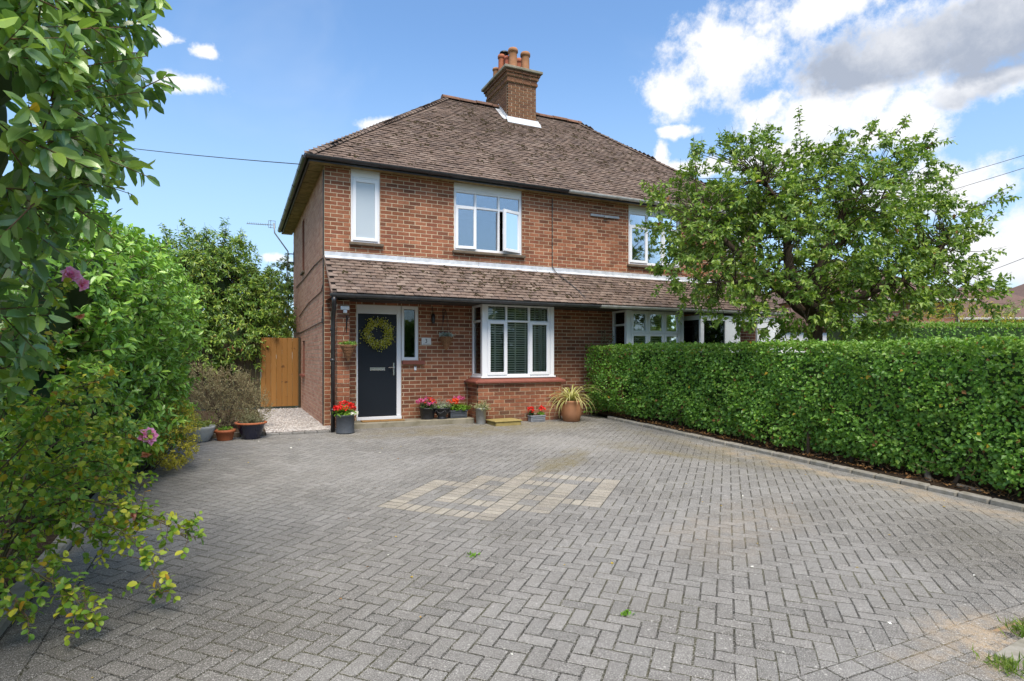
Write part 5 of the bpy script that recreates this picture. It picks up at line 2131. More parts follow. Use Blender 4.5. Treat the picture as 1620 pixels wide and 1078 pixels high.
build_tree('apple_tree', 'spreading apple tree with open leafy crown and dark trunk behind the clipped hedge', (7.51, -4.16, G(-4.16) - .06), (7.53, -4.17, 1.98),
           [[(6.96, -4.01, 2.4), (6.33, -3.6, 3.08), (5.8, -3.3, 3.6)], [(8.02, -4.51, 2.25), (8.89, -5.02, 2.71), (9.4, -5.2, 3.2)],
            [(7.9, -4.01, 2.89), (8.4, -4.13, 3.92), (8.8, -4.3, 4.4)], [(7.31, -3.85, 2.9), (7.2, -3.75, 3.87), (6.9, -3.6, 4.4)],
            [(8.1, -3.6, 2.8), (9.0, -3.8, 3.6), (9.5, -4.2, 4.3)], [(6.9, -4.4, 2.2), (6.2, -4.2, 2.5), (5.7, -3.8, 2.5)]],
           lobes, sprays, 175, .102, T_APPLE, M['lf_tree'], 300, 20, .13, uneven=True)

# evergreen beyond the fence on the left, birch far behind
bay_lobes = [(-1.9, 5.0, 2.9, 1.0), (-1.3, 5.2, 2.4, .9), (-2.6, 4.9, 2.9, 1.0), (-1.75, 5.1, 3.7, .65), (-2.5, 5.2, 3.6, .7), (-1.0, 5.5, 2.9, .7), (-3.2, 4.8, 2.6, .9), (-1.5, 4.55, 1.75, .8), (-2.3, 4.5, 1.6, .8), (-3.0, 4.5, 1.7, .8), (-1.0, 4.75, 1.9, .55), (-.8, 5.6, 2.2, .7), (-3.4, 5, 3.3, .6)]
bay_spr = [((-1.75, 5.0, 4.1), (-1.62, 4.9, 4.72)), ((-2.5, 5.1, 4.1), (-2.6, 5.0, 4.55)), ((-1.1, 5.4, 3.4), (-.92, 5.3, 3.95)), ((-2.1, 5.0, 3.9), (-2.15, 4.9, 4.4)), ((-.9, 5.5, 3.3), (-.6, 5.4, 3.6)), ((-1.4, 5.1, 3.8), (-1.3, 5.0, 4.35)), ((-2.9, 5.0, 3.9), (-3.0, 5.0, 4.4))]
build_tree('evergreen_tree', 'tall bushy evergreen tree with upright leafy tips rising beyond the gate fence', (-2.0, 5.1, 0), (-2.0, 5.1, .9),
           [[(-1.7, 5.1, 1.8), (-1.6, 5.1, 3.4)], [(-2.4, 5.0, 1.8), (-2.6, 5.0, 3.2)], [(-1.4, 5.2, 1.6), (-1.0, 5.4, 2.6)], [(-2.6, 5, 1.5), (-3.2, 4.9, 2.8)]],
           bay_lobes, bay_spr, 420, .125, leaf_T(.34, 4, .08, .10), M['lf_bay'], 0, 15, .09)
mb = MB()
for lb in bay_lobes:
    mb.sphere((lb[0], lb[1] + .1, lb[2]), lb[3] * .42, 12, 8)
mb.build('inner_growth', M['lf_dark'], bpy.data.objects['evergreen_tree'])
build_tree('birch_tree', 'slender grey green birch tree far behind the side gate', (1.0, 23.0, 0), (1.0, 23.0, 2.4), [[(1.1, 23, 4), (1.0, 23, 6.2)], [(.4, 23, 3.6), (.3, 23, 5)], [(1.6, 23, 3.6), (1.8, 23, 5)]],
           [(1.0, 23, 5.6, .9), (.6, 23, 4.6, 1.0), (1.5, 23, 4.4, 1.0), (.9, 22.6, 3.6, 1.1), (.2, 23.2, 3.6, .9), (1.2, 23, 2.8, 1.1)], [((1.0, 23, 6.2), (.95, 23, 6.9)), ((.4, 23, 5.4), (.1, 23, 5.9))], 110, .16, T_FAR, M['lf_birch'], 0, 16, .08)


def build_shrub(name, label, cat, base, lobes, per, nleaf, size, T, mat_, stem=True, L=(.12, .3), nsingle=0, group=None, twig='browntwig', spread=.9, droop=.15, up=.6, yellow=0.0, stems=10, dmix=.6):
    sh = thing(name, base, label, cat, group)
    P, O = lobes_points(lobes, per)
    D = unit(O * dmix + rng.normal(0, .4, P.shape) + np.array([0, 0, .35]))
    Ln = rng.uniform(*L, len(P))
    P = P - D * Ln[:, None] * .6
    keep = P[:, 2] > base[2] + .02
    P, D, O, Ln = P[keep], D[keep], O[keep], Ln[keep]
    lp = list(shoots(P, D, Ln, nleaf, size, droop, spread, up, .4, .15, O))
    n = len(lp[0])
    pick = (rng.random(n) < yellow).astype(int)
    foliage(sh, 'foliage', *lp, T, [mat_, M['lf_yellow']], nsingle, 'leaf', pick)
    sticks(sh, 'twigs', P, P + D * Ln[:, None], size * .05, size * .02, M[twig], 3)
    if stem:
        A = np.tile(np.array(base), (stems, 1)) + rng.normal(0, .05, (stems, 3)) * [1, 1, 0]
        c = np.array([lb[:3] for lb in lobes])
        B = c[rng.integers(0, len(c), stems)]
        mid_ = A + (B - A) * .5 + rng.normal(0, .05, (stems, 3))
        rs = max(.006, size * .16)
        sticks(sh, 'stems', np.concatenate([A, mid_]), np.concatenate([mid_, B]), np.repeat([rs, rs * .7], stems), np.repeat([rs * .7, rs * .35], stems), M['bark'], 5)
    return sh


# distant greenery on both sides
build_shrub('garden_shrub', 'pale yellow green shrub behind the wooden gate beside the brick side wall', 'shrub', (-.3, 12.5, 0), [(-.3, 12.5, 1.6, .9), (-.9, 12.4, 1.5, .8), (.2, 12.6, 1.5, .7), (-.4, 12.3, 1.0, .9)], 90, 12, .13, T_FAR, leafmat('pale shrub leaf', [(.12, .16, .03), (.20, .23, .05), (.28, .29, .09)], .5, .3, .3))


# ------------------------------------------------------------------ left side: laurel, golden shrub, elaeagnus, rose
lau = [(-2.75, -1.9, 1.75, .95, .95, .95), (-2.75, -2.7, 1.9, .92, 1.0, .90), (-2.85, -3.6, 1.95, .9, 1.0, .85), (-2.95, -4.5, 1.95, .85, 1.0, .82), (-2.75, -1.9, .75, .85, .95, .85), (-2.75, -2.8, .75, .80, 1.0, .85),
       (-2.85, -3.8, .75, .75, 1.0, .85), (-2.95, -4.7, .8, .7, .9, .85), (-3.6, -3, 2.0, 1.0, 1.6, .8), (-2.7, -1.5, 2.2, .75, .6, .55), (-3.0, -5.1, 1.6, .75, .8, .9), (-2.75, -4.2, 2.72, .16, .22, .16), (-2.7, -2.4, 2.72, .2, .25, .14)]
build_shrub('laurel_hedge', 'tall rounded laurel hedge of glossy bright green leaves along the left of the drive', 'hedge', (-2.9, -3.2, G(-3.2) + .04), lau, 480, 9, .105, T_LAUREL, M['lf_laurel'],
            True, (.10, .22), 300, None, 'twig', 1.0, .1, .7, .0015, 26, 1.0)
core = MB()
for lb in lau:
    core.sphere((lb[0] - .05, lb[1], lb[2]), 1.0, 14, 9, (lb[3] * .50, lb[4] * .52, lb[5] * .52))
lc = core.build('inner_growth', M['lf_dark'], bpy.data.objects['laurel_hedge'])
gold = [(-2.12, -2.9, .42, .26, .5, .34), (-2.10, -3.2, .25, .26, .35, .26), (-2.2, -2.4, .5, .28, .4, .3), (-2.15, -3.0, .15, .22, .5, .2)]
build_shrub('golden_shrub', 'low golden yellow fine leaved shrub spilling over the drive edge', 'shrub', (-2.4, -2.9, G(-2.9)), gold, 1900, 9, .028, T_SMALL, M['lf_gold'], True, (.06, .13), 0, None, 'twig', stems=8)

ela = [(-2.60, -7.55, 2.75, .80, .75, .75), (-2.52, -7.9, 2.2, .62, .65, .65), (-2.80, -7.7, 1.50, .54, .62, .56), (-3.04, -7.75, .95, .52, .65, .55), (-3.10, -7.8, .35, .50, .65, .45), (-2.9, -8.4, 2.6, .8, .8, .9), (-3.2, -8.3, 1.5, .65, .8, .9),
       (-2.45, -7.65, 3.15, .62, .6, .6), (-2.8, -7.0, 2.6, .7, .6, .7), (-3.3, -8.5, .6, .6, .7, .8)]



def build_elaeagnus():
    sh = thing('elaeagnus_bush', (-3.0, -7.9, G(-7.9) + .03), 'very tall evergreen bush with large leathery grey green oval leaves', 'bush')
    P, O = lobes_points(ela, 400, .45)
    D = unit(O * .55 + rng.normal(0, .38, P.shape) + np.array([.05, 0, .05]))
    Ln = rng.uniform(.14, .34, len(P))
    P = P - D * Ln[:, None] * .5
    # long loose shoots against the sky
    ex = [((-2.3, -7.85, 2.60), (-1.90, -7.93, 2.92)), ((-2.3, -7.85, 2.52), (-1.80, -7.98, 2.66)), ((-2.3, -7.85, 2.2), (-1.92, -7.84, 2.34)), ((-2.25, -7.85, 2.15), (-1.88, -7.84, 2.05)), ((-2.35, -7.8, 1.95), (-1.96, -7.84, 1.95)),
          ((-2.25, -7.9, 2.8), (-1.98, -7.95, 3.1)), ((-2.3, -7.8, 2.4), (-1.84, -7.9, 2.52)), ((-2.3, -7.9, 1.8), (-2.05, -7.9, 1.72))]
    A = np.array([e[0] for e in ex])
    Bx = np.array([e[1] for e in ex])
    sags = rng.uniform(0, .1, len(ex))
    lp = shoots(P, D, Ln, 9, .112, .45, .95, .5, .42, .1, O)
    lx = shoots(A, Bx - A, np.linalg.norm(Bx - A, axis=1), 13, .09, .25, .9, .5, .4, .1)
    lp = [np.concatenate([a, b]) for a, b in zip(lp, lx)]
    keep = lp[0][:, 2] > G(-7.9) + .04
    lp = [a[keep] for a in lp]
    n = len(lp[0])
    pick = (rng.random(n) < .002).astype(int)
    foliage(sh, 'foliage', *lp, T_ELA, [M['lf_ela'], M['lf_yellow']], 300, 'leaf', pick)
    sticks(sh, 'twigs', np.concatenate([P, A]), np.concatenate([P + D * Ln[:, None], Bx]), .0035, .0015, M['browntwig'], 4)
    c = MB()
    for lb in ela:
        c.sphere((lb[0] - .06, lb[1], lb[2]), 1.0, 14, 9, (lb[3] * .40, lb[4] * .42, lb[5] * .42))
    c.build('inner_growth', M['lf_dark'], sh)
    k = 14
    A = np.tile([-3.0, -7.9, G(-7.9)], (k, 1)) + rng.normal(0, .1, (k, 3)) * [1, 1, 0]
    B = np.array([lb[:3] for lb in ela])[rng.integers(0, len(ela), k)]
    sticks(sh, 'stems', A, B, .025, .012, M['bark'], 6)


build_elaeagnus()

PETAL = leaf_T(.95, 8, .18, .25)


def bloom(parent, c, r, mat_, n=16, name='flower', open_=.9, axis=(0, 0, 1)):
    """rose-like bloom: petals in rings"""
    c = np.array(c)
    k = np.arange(n)
    a = k * 2.4
    tilt = open_ * (k + 1) / n
    ax = unit(np.array(axis, float))
    ref = np.array([1., 0, 0]) if abs(ax[2]) > .8 else np.array([0, 0, 1.])
    X = unit(np.cross(ax, ref))
    Y = np.cross(ax, X)
    rad_ = X * np.cos(a)[:, None] + Y * np.sin(a)[:, None]
    D = unit(rad_ * np.sin(tilt)[:, None] * 1.1 + ax * np.cos(tilt)[:, None])
    N = ax * 1.0 - rad_ * .8
    P = c + rad_ * (.06 * r)
    V, F, rr = inst(PETAL[0], PETAL[1], P, frames(D, N), r * (.55 + .45 * (k + 1) / n), rng.random(n))
    return obj(name, npmesh(name, V, F, mat_, rr), parent)


def build_rose():
    sh = thing('rose_bush', (-2.8, -6.5, G(-6.5) + .03), 'leggy rose bush with yellowing leaves and pink flowers arching over the paving', 'bush')
    canes = []

    def cane(pts, r0=.007):
        q = [Vector(p) for p in pts]
        fine = []
        for i in range(len(q) - 1):
            a = q[max(0, i - 1)]
            b, c_, d = q[i], q[i + 1], q[min(len(q) - 1, i + 2)]
            for k in range(5):
                t_ = k / 5
                fine.append(.5 * ((2 * b) + (c_ - a) * t_ + (2 * a - 5 * b + 4 * c_ - d) * t_ ** 2 + (-a + 3 * b - 3 * c_ + d) * t_ ** 3))
        fine.append(q[-1])
        canes.append(fine)
        mb = MB()
        n = len(fine)
        mb.tube(fine, [r0 * (1 - .75 * i / n) for i in range(n)], 6)
        mb.build('cane', M['twig'], sh, True)
        return fine
    b0 = (-2.8, -6.5, G(-6.5))
    g = G(-6.9)
    spec = [
        [b0, (-2.6, -6.7, .25), (-2.25, -6.95, .32), (-2.0, -7.05, .22), (-1.82, -7.22, -.08)],
        [b0, (-2.5, -6.6, .35), (-2.15, -6.9, .40), (-1.85, -7.0, .28), (-1.70, -7.05, .17)],
        [b0, (-2.6, -6.9, .15), (-2.4, -7.2, .12), (-2.22, -7.35, .03), (-2.12, -7.4, -.10)],
        [b0, (-2.65, -6.95, .10), (-2.5, -7.3, .10), (-2.38, -7.42, -.04)],
        [b0, (-2.6, -6.4, .5), (-2.3, -6.25, .72), (-2.03, -6.12, .66)],
        [b0, (-2.8, -6.7, .8), (-2.55, -6.95, 1.45), (-2.31, -7.09, 1.70)],
        [b0, (-2.7, -6.4, .6), (-2.5, -6.3, 1.0), (-2.3, -6.2, 1.12)],
        [b0, (-2.8, -6.5, .7), (-2.6, -6.6, 1.2), (-2.45, -6.7, 1.38)],
        [b0, (-2.6, -6.6, .4), (-2.3, -6.5, .6), (-2.1, -6.5, .48)],
        [b0, (-2.7, -6.2, .5), (-2.4, -5.9, .8), (-2.2, -5.8, .7)],
        [b0, (-2.6, -6.3, .3), (-2.3, -6.0, .42), (-2.1, -5.9, .3)],
        [b0, (-2.7, -6.6, .6), (-2.45, -6.75, .9), (-2.3, -6.85, .88)],
        [b0, (-2.7, -6.9, .5), (-2.5, -7.0, .8), (-2.4, -7.0, 1.0)],
        [b0, (-2.55, -6.5, .3), (-2.2, -6.6, .35), (-2.0, -6.65, .22)],
        [b0, (-2.7, -6.1, .6), (-2.5, -5.8, 1.0), (-2.35, -5.6, 1.15)],
        [b0, (-2.6, -6.7, .2), (-2.35, -6.8, .3), (-2.15, -6.85, .14)],
    ]
    SB, SD, SL = [], [], []
    for s in spec:
        f = cane(s)
        n = len(f)
        for i in range(int(n * .30), n):
            for _ in range(3):
                d = unit(rng.normal(0, 1, 3) + np.array([.3, 0, .15]))
                SB.append(tuple(f[i]))
                SD.append(d)
                SL.append(rng.uniform(.06, .17))
    # dense body of the bush against the laurel
    lob = [(-2.6, -6.2, .7, .42, .55, .55), (-2.65, -6.6, 1.05, .40, .45, .45), (-2.5, -6.4, .35, .42, .6, .35), (-2.65, -5.8, .5, .45, .5, .45), (-2.6, -6.9, .6, .36, .4, .5)]
    P, O = lobes_points(lob, 420, .5)
    SB = np.concatenate([np.array(SB), P])
    SD = np.concatenate([np.array(SD), unit(O + rng.normal(0, .5, O.shape))])
    SL = np.concatenate([np.array(SL), rng.uniform(.08, .2, len(P))])
    lp = list(shoots(SB, SD, SL, 5, .050, .2, .9, .8, .35, .35))
    keep = lp[0][:, 2] > gz(lp[0][:, 1]) + .02
    lp = [a[keep] for a in lp]
    n = len(lp[0])
    low = rng.random(n)
    pick = (low < .06).astype(int)
    foliage(sh, 'foliage', *lp, T_ROSE, [M['lf_rose'], M['lf_yellow']], 300, 'leaf', pick)
    sticks(sh, 'twigs', SB, SB + unit(SD) * SL[:, None], .002, .001, M['browntwig'], 3)
    bloom(sh, (-2.02, -6.12, .70), .075, M['fl_rose'], 22, open_=1.25, axis=(.5, -.7, .4))
    bloom(sh, (-2.27, -7.13, 1.73), .06, M['fl_rose'], 18, open_=1.3, axis=(.4, -.6, .3))
    bloom(sh, (-2.22, -7.11, 1.69), .045, M['fl_rose'], 14, open_=1.3, axis=(.6, -.4, -.2))
    bloom(sh, (-2.03, -6.14, .58), .045, M['fl_faded'], 10, open_=1.5, axis=(.2, -.5, -.8))
    bloom(sh, (-2.02, -7.0, .27), .03, M['fl_faded'], 9, open_=1.0, axis=(.2, -.4, -.8))
    bloom(sh, (-2.0, -6.98, .33), .035, M['fl_faded'], 8, open_=1.5, axis=(.7, -.4, .2))
    bloom(sh, (-2.25, -7.0, 1.52), .028, M['fl_faded'], 9, open_=1.2, axis=(.3, -.5, -.7))


build_rose()

# dried shrub behind the pots by the gate
dry = [(-1.80, .15, .50, .46, .42, .48), (-1.45, .2, .60, .44, .42, .46), (-1.20, .3, .40, .38, .35, .36), (-2.0, .3, .85, .34, .3, .34), (-1.55, .1, .85, .34, .3, .30)]
build_shrub('dried_shrub', 'wispy brown half dried shrub in the bed behind the flower pots', 'shrub', (-1.6, .25, .04), dry, 1500, 10, .045, T_FINE, M['lf_dry'], True, (.12, .26), 0, None, 'browntwig', .7, -.05, .4, 0, 20)


# ------------------------------------------------------------------ gate, fence, timber edging
def build_gate():
    g = thing('garden_gate', (-.45, 4.3, 0), 'orange brown timber side gate of upright boards by the brick wall', 'gate')
    x = -.915
    ws = [.105, .125, .12, .13, .12, .115, .125, .075]
    for w in ws:
        mb = MB()
        mb.bbox(x + .0015, x + w - .0015, 4.285 + rng.normal(0, .0015), 4.306, .075, 1.745 + rng.normal(0, .002), .004, rng.random())
        mb.build('board', M['gatewood'], g)
        x += w
    for z in (.25, .9, 1.5):
        mb = MB()
        mb.bbox(-.91, -.005, 4.308, 4.345, z, z + .09, .004, .3)
        mb.build('ledge', M['gatewood'], g)
    la = MB()
    la.bbox(-.925, -.895, 4.262, 4.283, .80, .99, .004)
    la.build('latch', M['chrome'], g)
    p = thing('gate_post', (.035, 4.3, 0), 'narrow dark timber post between the gate and the brick side wall', 'post')
    mb = MB()
    mb.bbox(.004, .058, 4.27, 4.36, .0, 1.77, .006, .5)
    # stays clear of the brick face
    mb.M = Matrix.Translation((-.07, 0, 0))
    o = mb
    o.V = [(v[0] - .066, v[1], v[2]) for v in o.V]
    o.build('post', M['fencewood'], p)
    p = thing('gate_post', (-.975, 4.3, 0), 'dark timber post carrying the latch side of the gate', 'post')
    mb = MB()
    mb.bbox(-1.02, -.93, 4.27, 4.36, .0, 1.72, .006, .2)
    mb.build('post', M['fencewood'], p)
    f = thing('fence_panel', (-2.2, 4.3, 0), 'dark olive weathered timber fence running left from the gate', 'fence')
    x = -1.025
    while x > -4.6:
        mb = MB()
        mb.bbox(x - .118, x - .002, 4.29 + rng.normal(0, .003), 4.31, .06, 1.70, .004, rng.random())
        mb.build('board', M['fencewood'], f)
        x -= .12
    for z in (.35, 1.35):
        mb = MB()
        mb.bbox(-4.6, -1.03, 4.318, 4.37, z, z + .08, .004, .4)
        mb.build('rail', M['fencewood'], f)
    # threshold rail of the path and the sleeper edging of the bed
    e = MB()
    e.bbox(-1.9, -1.02, -.700, -.655, -.02, .072, .008, .6)
    tag(e.build('timber_edging', M['oldwood']), 'low weathered plank edging the planting bed behind the small pots', 'edging')
    e = MB()
    e.bbox(-3.2, -1.93, -.704, -.658, -.02, .066, .008, .3)
    tag(e.build('timber_edging', M['oldwood']), 'plank edging the bed beside the laurel hedge and the pale bowl', 'edging')


build_gate()

# doorstep, mat, slab
e = MB()
e.bbox(.36, 2.74, -.46, -.004, -.06, .098, .012)
tag(e.build('doorstep', M['concrete']), 'long weathered concrete step below the front door', 'step')
e = MB()
e.bbox(.62, .94, -.36, -.135, .099, .118, .004)
e.bbox(.945, 1.40, -.36, -.135, .099, .116, .004)
tag(e.build('doormat', M['coir']), 'brown coir mat in front of the slate grey door', 'mat')
e = MB()
e.M = Matrix.Translation((3.20, -.82, G(-.82))) @ Matrix.Rotation(rad(3), 4, 'Z')
e.bbox(-.27, .27, -.20, .20, -.03, .062, .01)
e.bbox(-.29, .29, -.215, .215, .063, .090, .008)
tag(e.build('stone_slab', M['mossstone']), 'mossy yellowish stone slab block in front of the bay window', 'slab')


# ------------------------------------------------------------------ pots and planters
def spike_plant(parent, c, r, h, n, size, mat_, name='foliage', T=T_SMALL, flat=.6, droop=.1, nleaf=7):
    """rounded tuft of leafy shoots above a pot rim"""
    d = rsph(n)
    d[:, 2] = np.abs(d[:, 2]) * flat + .25
    d = unit(d)
    B = np.array(c) + rng.normal(0, r * .22, (n, 3)) * [1, 1, .1]
    L = rng.uniform(.55, 1.0, n) * np.where(d[:, 2] > .6, h, r * 1.1)
    lp = shoots(B, d, L, nleaf, size, droop, .8, .6, .4, .25)
    sticks(parent, 'stalks', B, B + d * L[:, None], .0025, .0012, M['twig'], 3)
    return foliage(parent, name, *lp, T, mat_)


def blossoms(parent, c, r, h, n, size, mat_, name='flowers', zlo=.6):
    """flower heads: small clusters of petals on the upper side of a plant"""
    P, D, N = [], [], []
    for _ in range(n):
        d = unit(rng.normal(0, 1, 3))
        d[2] = abs(d[2]) * .8 + .15
        q = np.array(c) + d * np.array([r, r, h]) * rng.uniform(.8, 1.0)
        for k in range(14):
            e = unit(rng.normal(0, 1, 3) + np.array([0, 0, .5]))
            P.append(q + e * size * .55)
            D.append(unit(e + rng.normal(0, .8, 3)))
            N.append(e)
    return foliage(parent, name, np.array(P), np.array(D), np.array(N), np.full(len(P), size), leaf_T(.95, 4, .1, .1), mat_)


def pot_thing(name, label, loc, prof, mat_, soil_r, soil_z, cat='plant pot', n=28):
    o = thing(name, loc, label, cat)
    mb = MB()
    mb.lathe(prof, loc, n)
    mb.disc((loc[0], loc[1], loc[2] + .004), prof[0][0], n)
    mb.build('pot', M[mat_], o, True)
    s = MB()
    s.disc((loc[0], loc[1], loc[2] + soil_z), soil_r, n)
    s.build('compost', M['soil'], o)
    return o


def wall_prof(r0, r1, h, lip=.012, th=.014):
    return [(r0, 0.0), (r1 - lip * .2, h - .03), (r1 + lip, h - .028), (r1 + lip, h), (r1 - th, h), (r1 - th - .004, h - .05), (r1 - th - .012, h - .10)]


# geranium by the pier
L0 = (.235, -.86, G(-.86) - .001)
o = pot_thing('geranium_pot', 'dark grey cylinder pot of bright red geraniums beside the porch pier', L0, [(.145, 0), (.155, .006), (.148, .02), (.150, .29), (.156, .294), (.156, .31), (.143, .31), (.140, .24)], 'slategrey', .14, .27)
spike_plant(o, (L0[0], L0[1], L0[2] + .29), .17, .20, 60, .065, M['lf_bright'], T=leaf_T(.95, 4, .1, .1))
blossoms(o, (L0[0], L0[1], L0[2] + .36), .19, .17, 26, .032, M['fl_red'])
blossoms(o, (L0[0] + .13, L0[1] - .09, L0[2] + .30), .07, .06, 6, .026, M['fl_white'], 'white_flowers')
# on the step
L0 = (1.86, -.25, .099)
o = pot_thing('busy_lizzie_pot', 'round black pot of pink and red busy lizzies on the step', L0, wall_prof(.12, .15, .22), 'blackpot', .13, .18)
spike_plant(o, (L0[0], L0[1], L0[2] + .20), .19, .20, 70, .042, M['lf_dark'])
blossoms(o, (L0[0] - .04, L0[1], L0[2] + .26), .20, .17, 16, .030, M['fl_pink'])
blossoms(o, (L0[0] + .08, L0[1] - .04, L0[2] + .26), .14, .16, 8, .032, M['fl_orange'], 'orange_flowers')
L0 = (2.12, -.33, .099)
o = pot_thing('urn_planter', 'black swagged urn of silvery wire plant between two flower planters', L0, [(.095, 0), (.10, .015), (.075, .035), (.085, .06), (.125, .12), (.150, .185), (.165, .195), (.165, .215), (.148, .215), (.14, .17)], 'blackpot', .14, .185)
for k in range(6):
    a = k * math.pi / 3
    mb = MB()
    mb.tube([(L0[0] + .155 * math.cos(a + u), L0[1] + .155 * math.sin(a + u), L0[2] + .175 - .06 * math.cos(u * 3)) for u in (-.5, -.25, 0, .25, .5)], .008, 6)
    mb.build('swag', M['blackpot'], o, True)
spike_plant(o, (L0[0], L0[1], L0[2] + .20), .18, .26, 140, .03, M['lf_silver'], T=T_FINE, nleaf=9)
spike_plant(o, (L0[0], L0[1], L0[2] + .19), .18, .08, 50, .035, M['lf_bright'], 'low_foliage')


def trough(name, label, c, w, d, h, mat_, z):
    o = thing(name, (c[0], c[1], z), label, 'planter')
    mb = MB()
    mb.bbox(c[0] - w / 2 + .01, c[0] + w / 2 - .01, c[1] - d / 2 + .01, c[1] + d / 2 - .01, z, z + h - .03, .006)
    mb.bbox(c[0] - w / 2, c[0] + w / 2, c[1] - d / 2, c[1] + d / 2, z + h - .03, z + h, .006)
    mb.build('trough', M[mat_], o)
    mb = MB()
    yf = c[1] - d / 2 + .008
    frame(mb, c[0] - w / 2 + .04, c[0] + w / 2 - .04, z + .03, z + h - .045, yf - .006, yf + .004, .012)
    mb.build('panel_moulding', M[mat_], o)
    s = MB()
    s.box(c[0] - w / 2 + .015, c[0] + w / 2 - .015, c[1] - d / 2 + .015, c[1] + d / 2 - .015, z + h, z + h + .006)
    s.build('compost', M['soil'], o)
    return o


o = trough('flower_trough', 'dark panelled trough of red and pink geraniums on the end of the step', (2.46, -.27), .36, .17, .15, 'slategrey', .099)
for dx in (-.12, 0, .12):
    spike_plant(o, (2.46 + dx, -.27, .24), .12, .17, 34, .05, M['lf_bright'], T=leaf_T(.95, 4, .1, .1))
blossoms(o, (2.36, -.29, .36), .12, .12, 9, .032, M['fl_orange'])
blossoms(o, (2.46, -.25, .42), .14, .10, 9, .028, M['fl_pink'], 'pink_flowers')
L0 = (2.80, -.64, G(-.64))
o = pot_thing('tall_metal_pot', 'tall galvanised bucket pot of pale variegated plant below the bay', L0, wall_prof(.085, .105, .31, .008, .008), 'galv', .09, .28)
spike_plant(o, (L0[0], L0[1], L0[2] + .29), .19, .22, 90, .030, M['lf_var'], nleaf=9, droop=.3)
spike_plant(o, (L0[0] + .06, L0[1] - .07, L0[2] + .27), .12, .06, 30, .028, M['lf_var'], 'trailing_foliage', nleaf=9, droop=.9)
o = trough('small_trough', 'small grey moulded trough with two red geranium heads below the bay sill', (3.97, -.70), .34, .16, .13, 'leadgrey', G(-.7) - .001)
spike_plant(o, (3.86, -.70, .13), .07, .10, 12, .045, M['lf_dark'], T=leaf_T(.95, 4, .1, .1))
spike_plant(o, (4.08, -.70, .13), .06, .10, 12, .045, M['lf_bright'], T=leaf_T(.95, 4, .1, .1))
blossoms(o, (3.83, -.71, .20), .06, .10, 7, .030, M['fl_red'])
blossoms(o, (4.09, -.70, .22), .06, .06, 5, .034, M['fl_red'])


def strap_plant():
    c = (4.66, -.88, G(-.88) - .001)
    o = pot_thing('strap_leaf_pot', 'big terracotta pot of arching cream striped strap leaves by the hedge end', c,
                  [(.145, 0), (.165, .01), (.205, .16), (.215, .28), (.205, .37), (.215, .385), (.215, .42), (.195, .42), (.185, .36)], 'terra', .19, .385)
    for k in range(74):
        a = k * 2.399 + rng.normal(0, .2)
        l = rng.uniform(.45, .82)
        el = rng.uniform(.35, 1.35)
        ax = Vector((math.cos(a), math.sin(a), 0))
        p0 = Vector((c[0], c[1], c[2] + .40)) + ax * .05 * rng.random()
        side = Vector((-math.sin(a), math.cos(a), 0))
        vs, fs = [], []
        n = 8
        pnt = p0.copy()
        ang = el
        for i in range(n + 1):
            s = i / n
            w = .0135 * (1 - s) ** .6 * (.55 + 1.2 * min(1, s * 4) * .45) + .0008
            if l > .3:
                up_ = Vector((0, 0, 1))
                vs += [tuple(pnt + side * w), tuple(pnt + up_ * -.002), tuple(pnt - side * w)]
            stp = l / n
            pnt = pnt + (ax * math.cos(ang) + Vector((0, 0, math.sin(ang)))) * stp
            ang -= (.24 + .10 * rng.random()) * (1.15 - .35 * el / 1.35)
            if pnt.z < c[2] + .03:
                pnt.z = c[2] + .03
        for i in range(n):
            q = i * 3
            fs += [[q, q + 1, q + 4, q + 3], [q + 1, q + 2, q + 5, q + 4]]
        mb = MB()
        mb.add(vs, fs)
        mb.build('strap_leaf', M['lf_strap'], o, True)


strap_plant()
# left group by the planting bed
L0 = (-1.23, -.92, G(-.92) - .001)
o = pot_thing('navy_pot', 'glossy navy glazed pot of wispy grey green plant beside the gravel', L0, [(.125, 0), (.13, .012), (.165, .10), (.20, .20), (.215, .235), (.235, .24), (.235, .262), (.205, .262), (.195, .2)], 'navy', .20, .235)
rim = MB()
rim.lathe([(.2365, .240), (.2385, .250), (.2365, .264), (.203, .264)], L0, 28)
rim.build('rim', M['terra2'], o, True)
spike_plant(o, (L0[0], L0[1], L0[2] + .24), .26, .34, 120, .038, M['lf_lav'], T=T_FINE, nleaf=10, droop=-.05)
L0 = (-1.60, -.93, G(-.93) - .001)
o = pot_thing('small_terracotta_pot', 'small orange terracotta pot with low bright green plant', L0, [(.105, 0), (.11, .01), (.132, .115), (.15, .118), (.155, .165), (.14, .165), (.132, .13)], 'terra2', .135, .14)
spike_plant(o, (L0[0], L0[1], L0[2] + .145), .11, .07, 36, .035, M['lf_bright'])
L0 = (-1.96, -.93, G(-.93) - .001)
o = pot_thing('pale_bowl', 'pale grey concrete bowl planted with a leafy shrub beside the laurel', L0, [(.13, 0), (.14, .012), (.20, .10), (.23, .20), (.24, .235), (.215, .235), (.2, .18)], 'paleconc', .21, .20)
spike_plant(o, (L0[0], L0[1], L0[2] + .21), .22, .36, 34, .06, leafmat('lime leaf', [(.14, .24, .03), (.24, .30, .05), (.32, .36, .08)]), T=T_LAUREL)


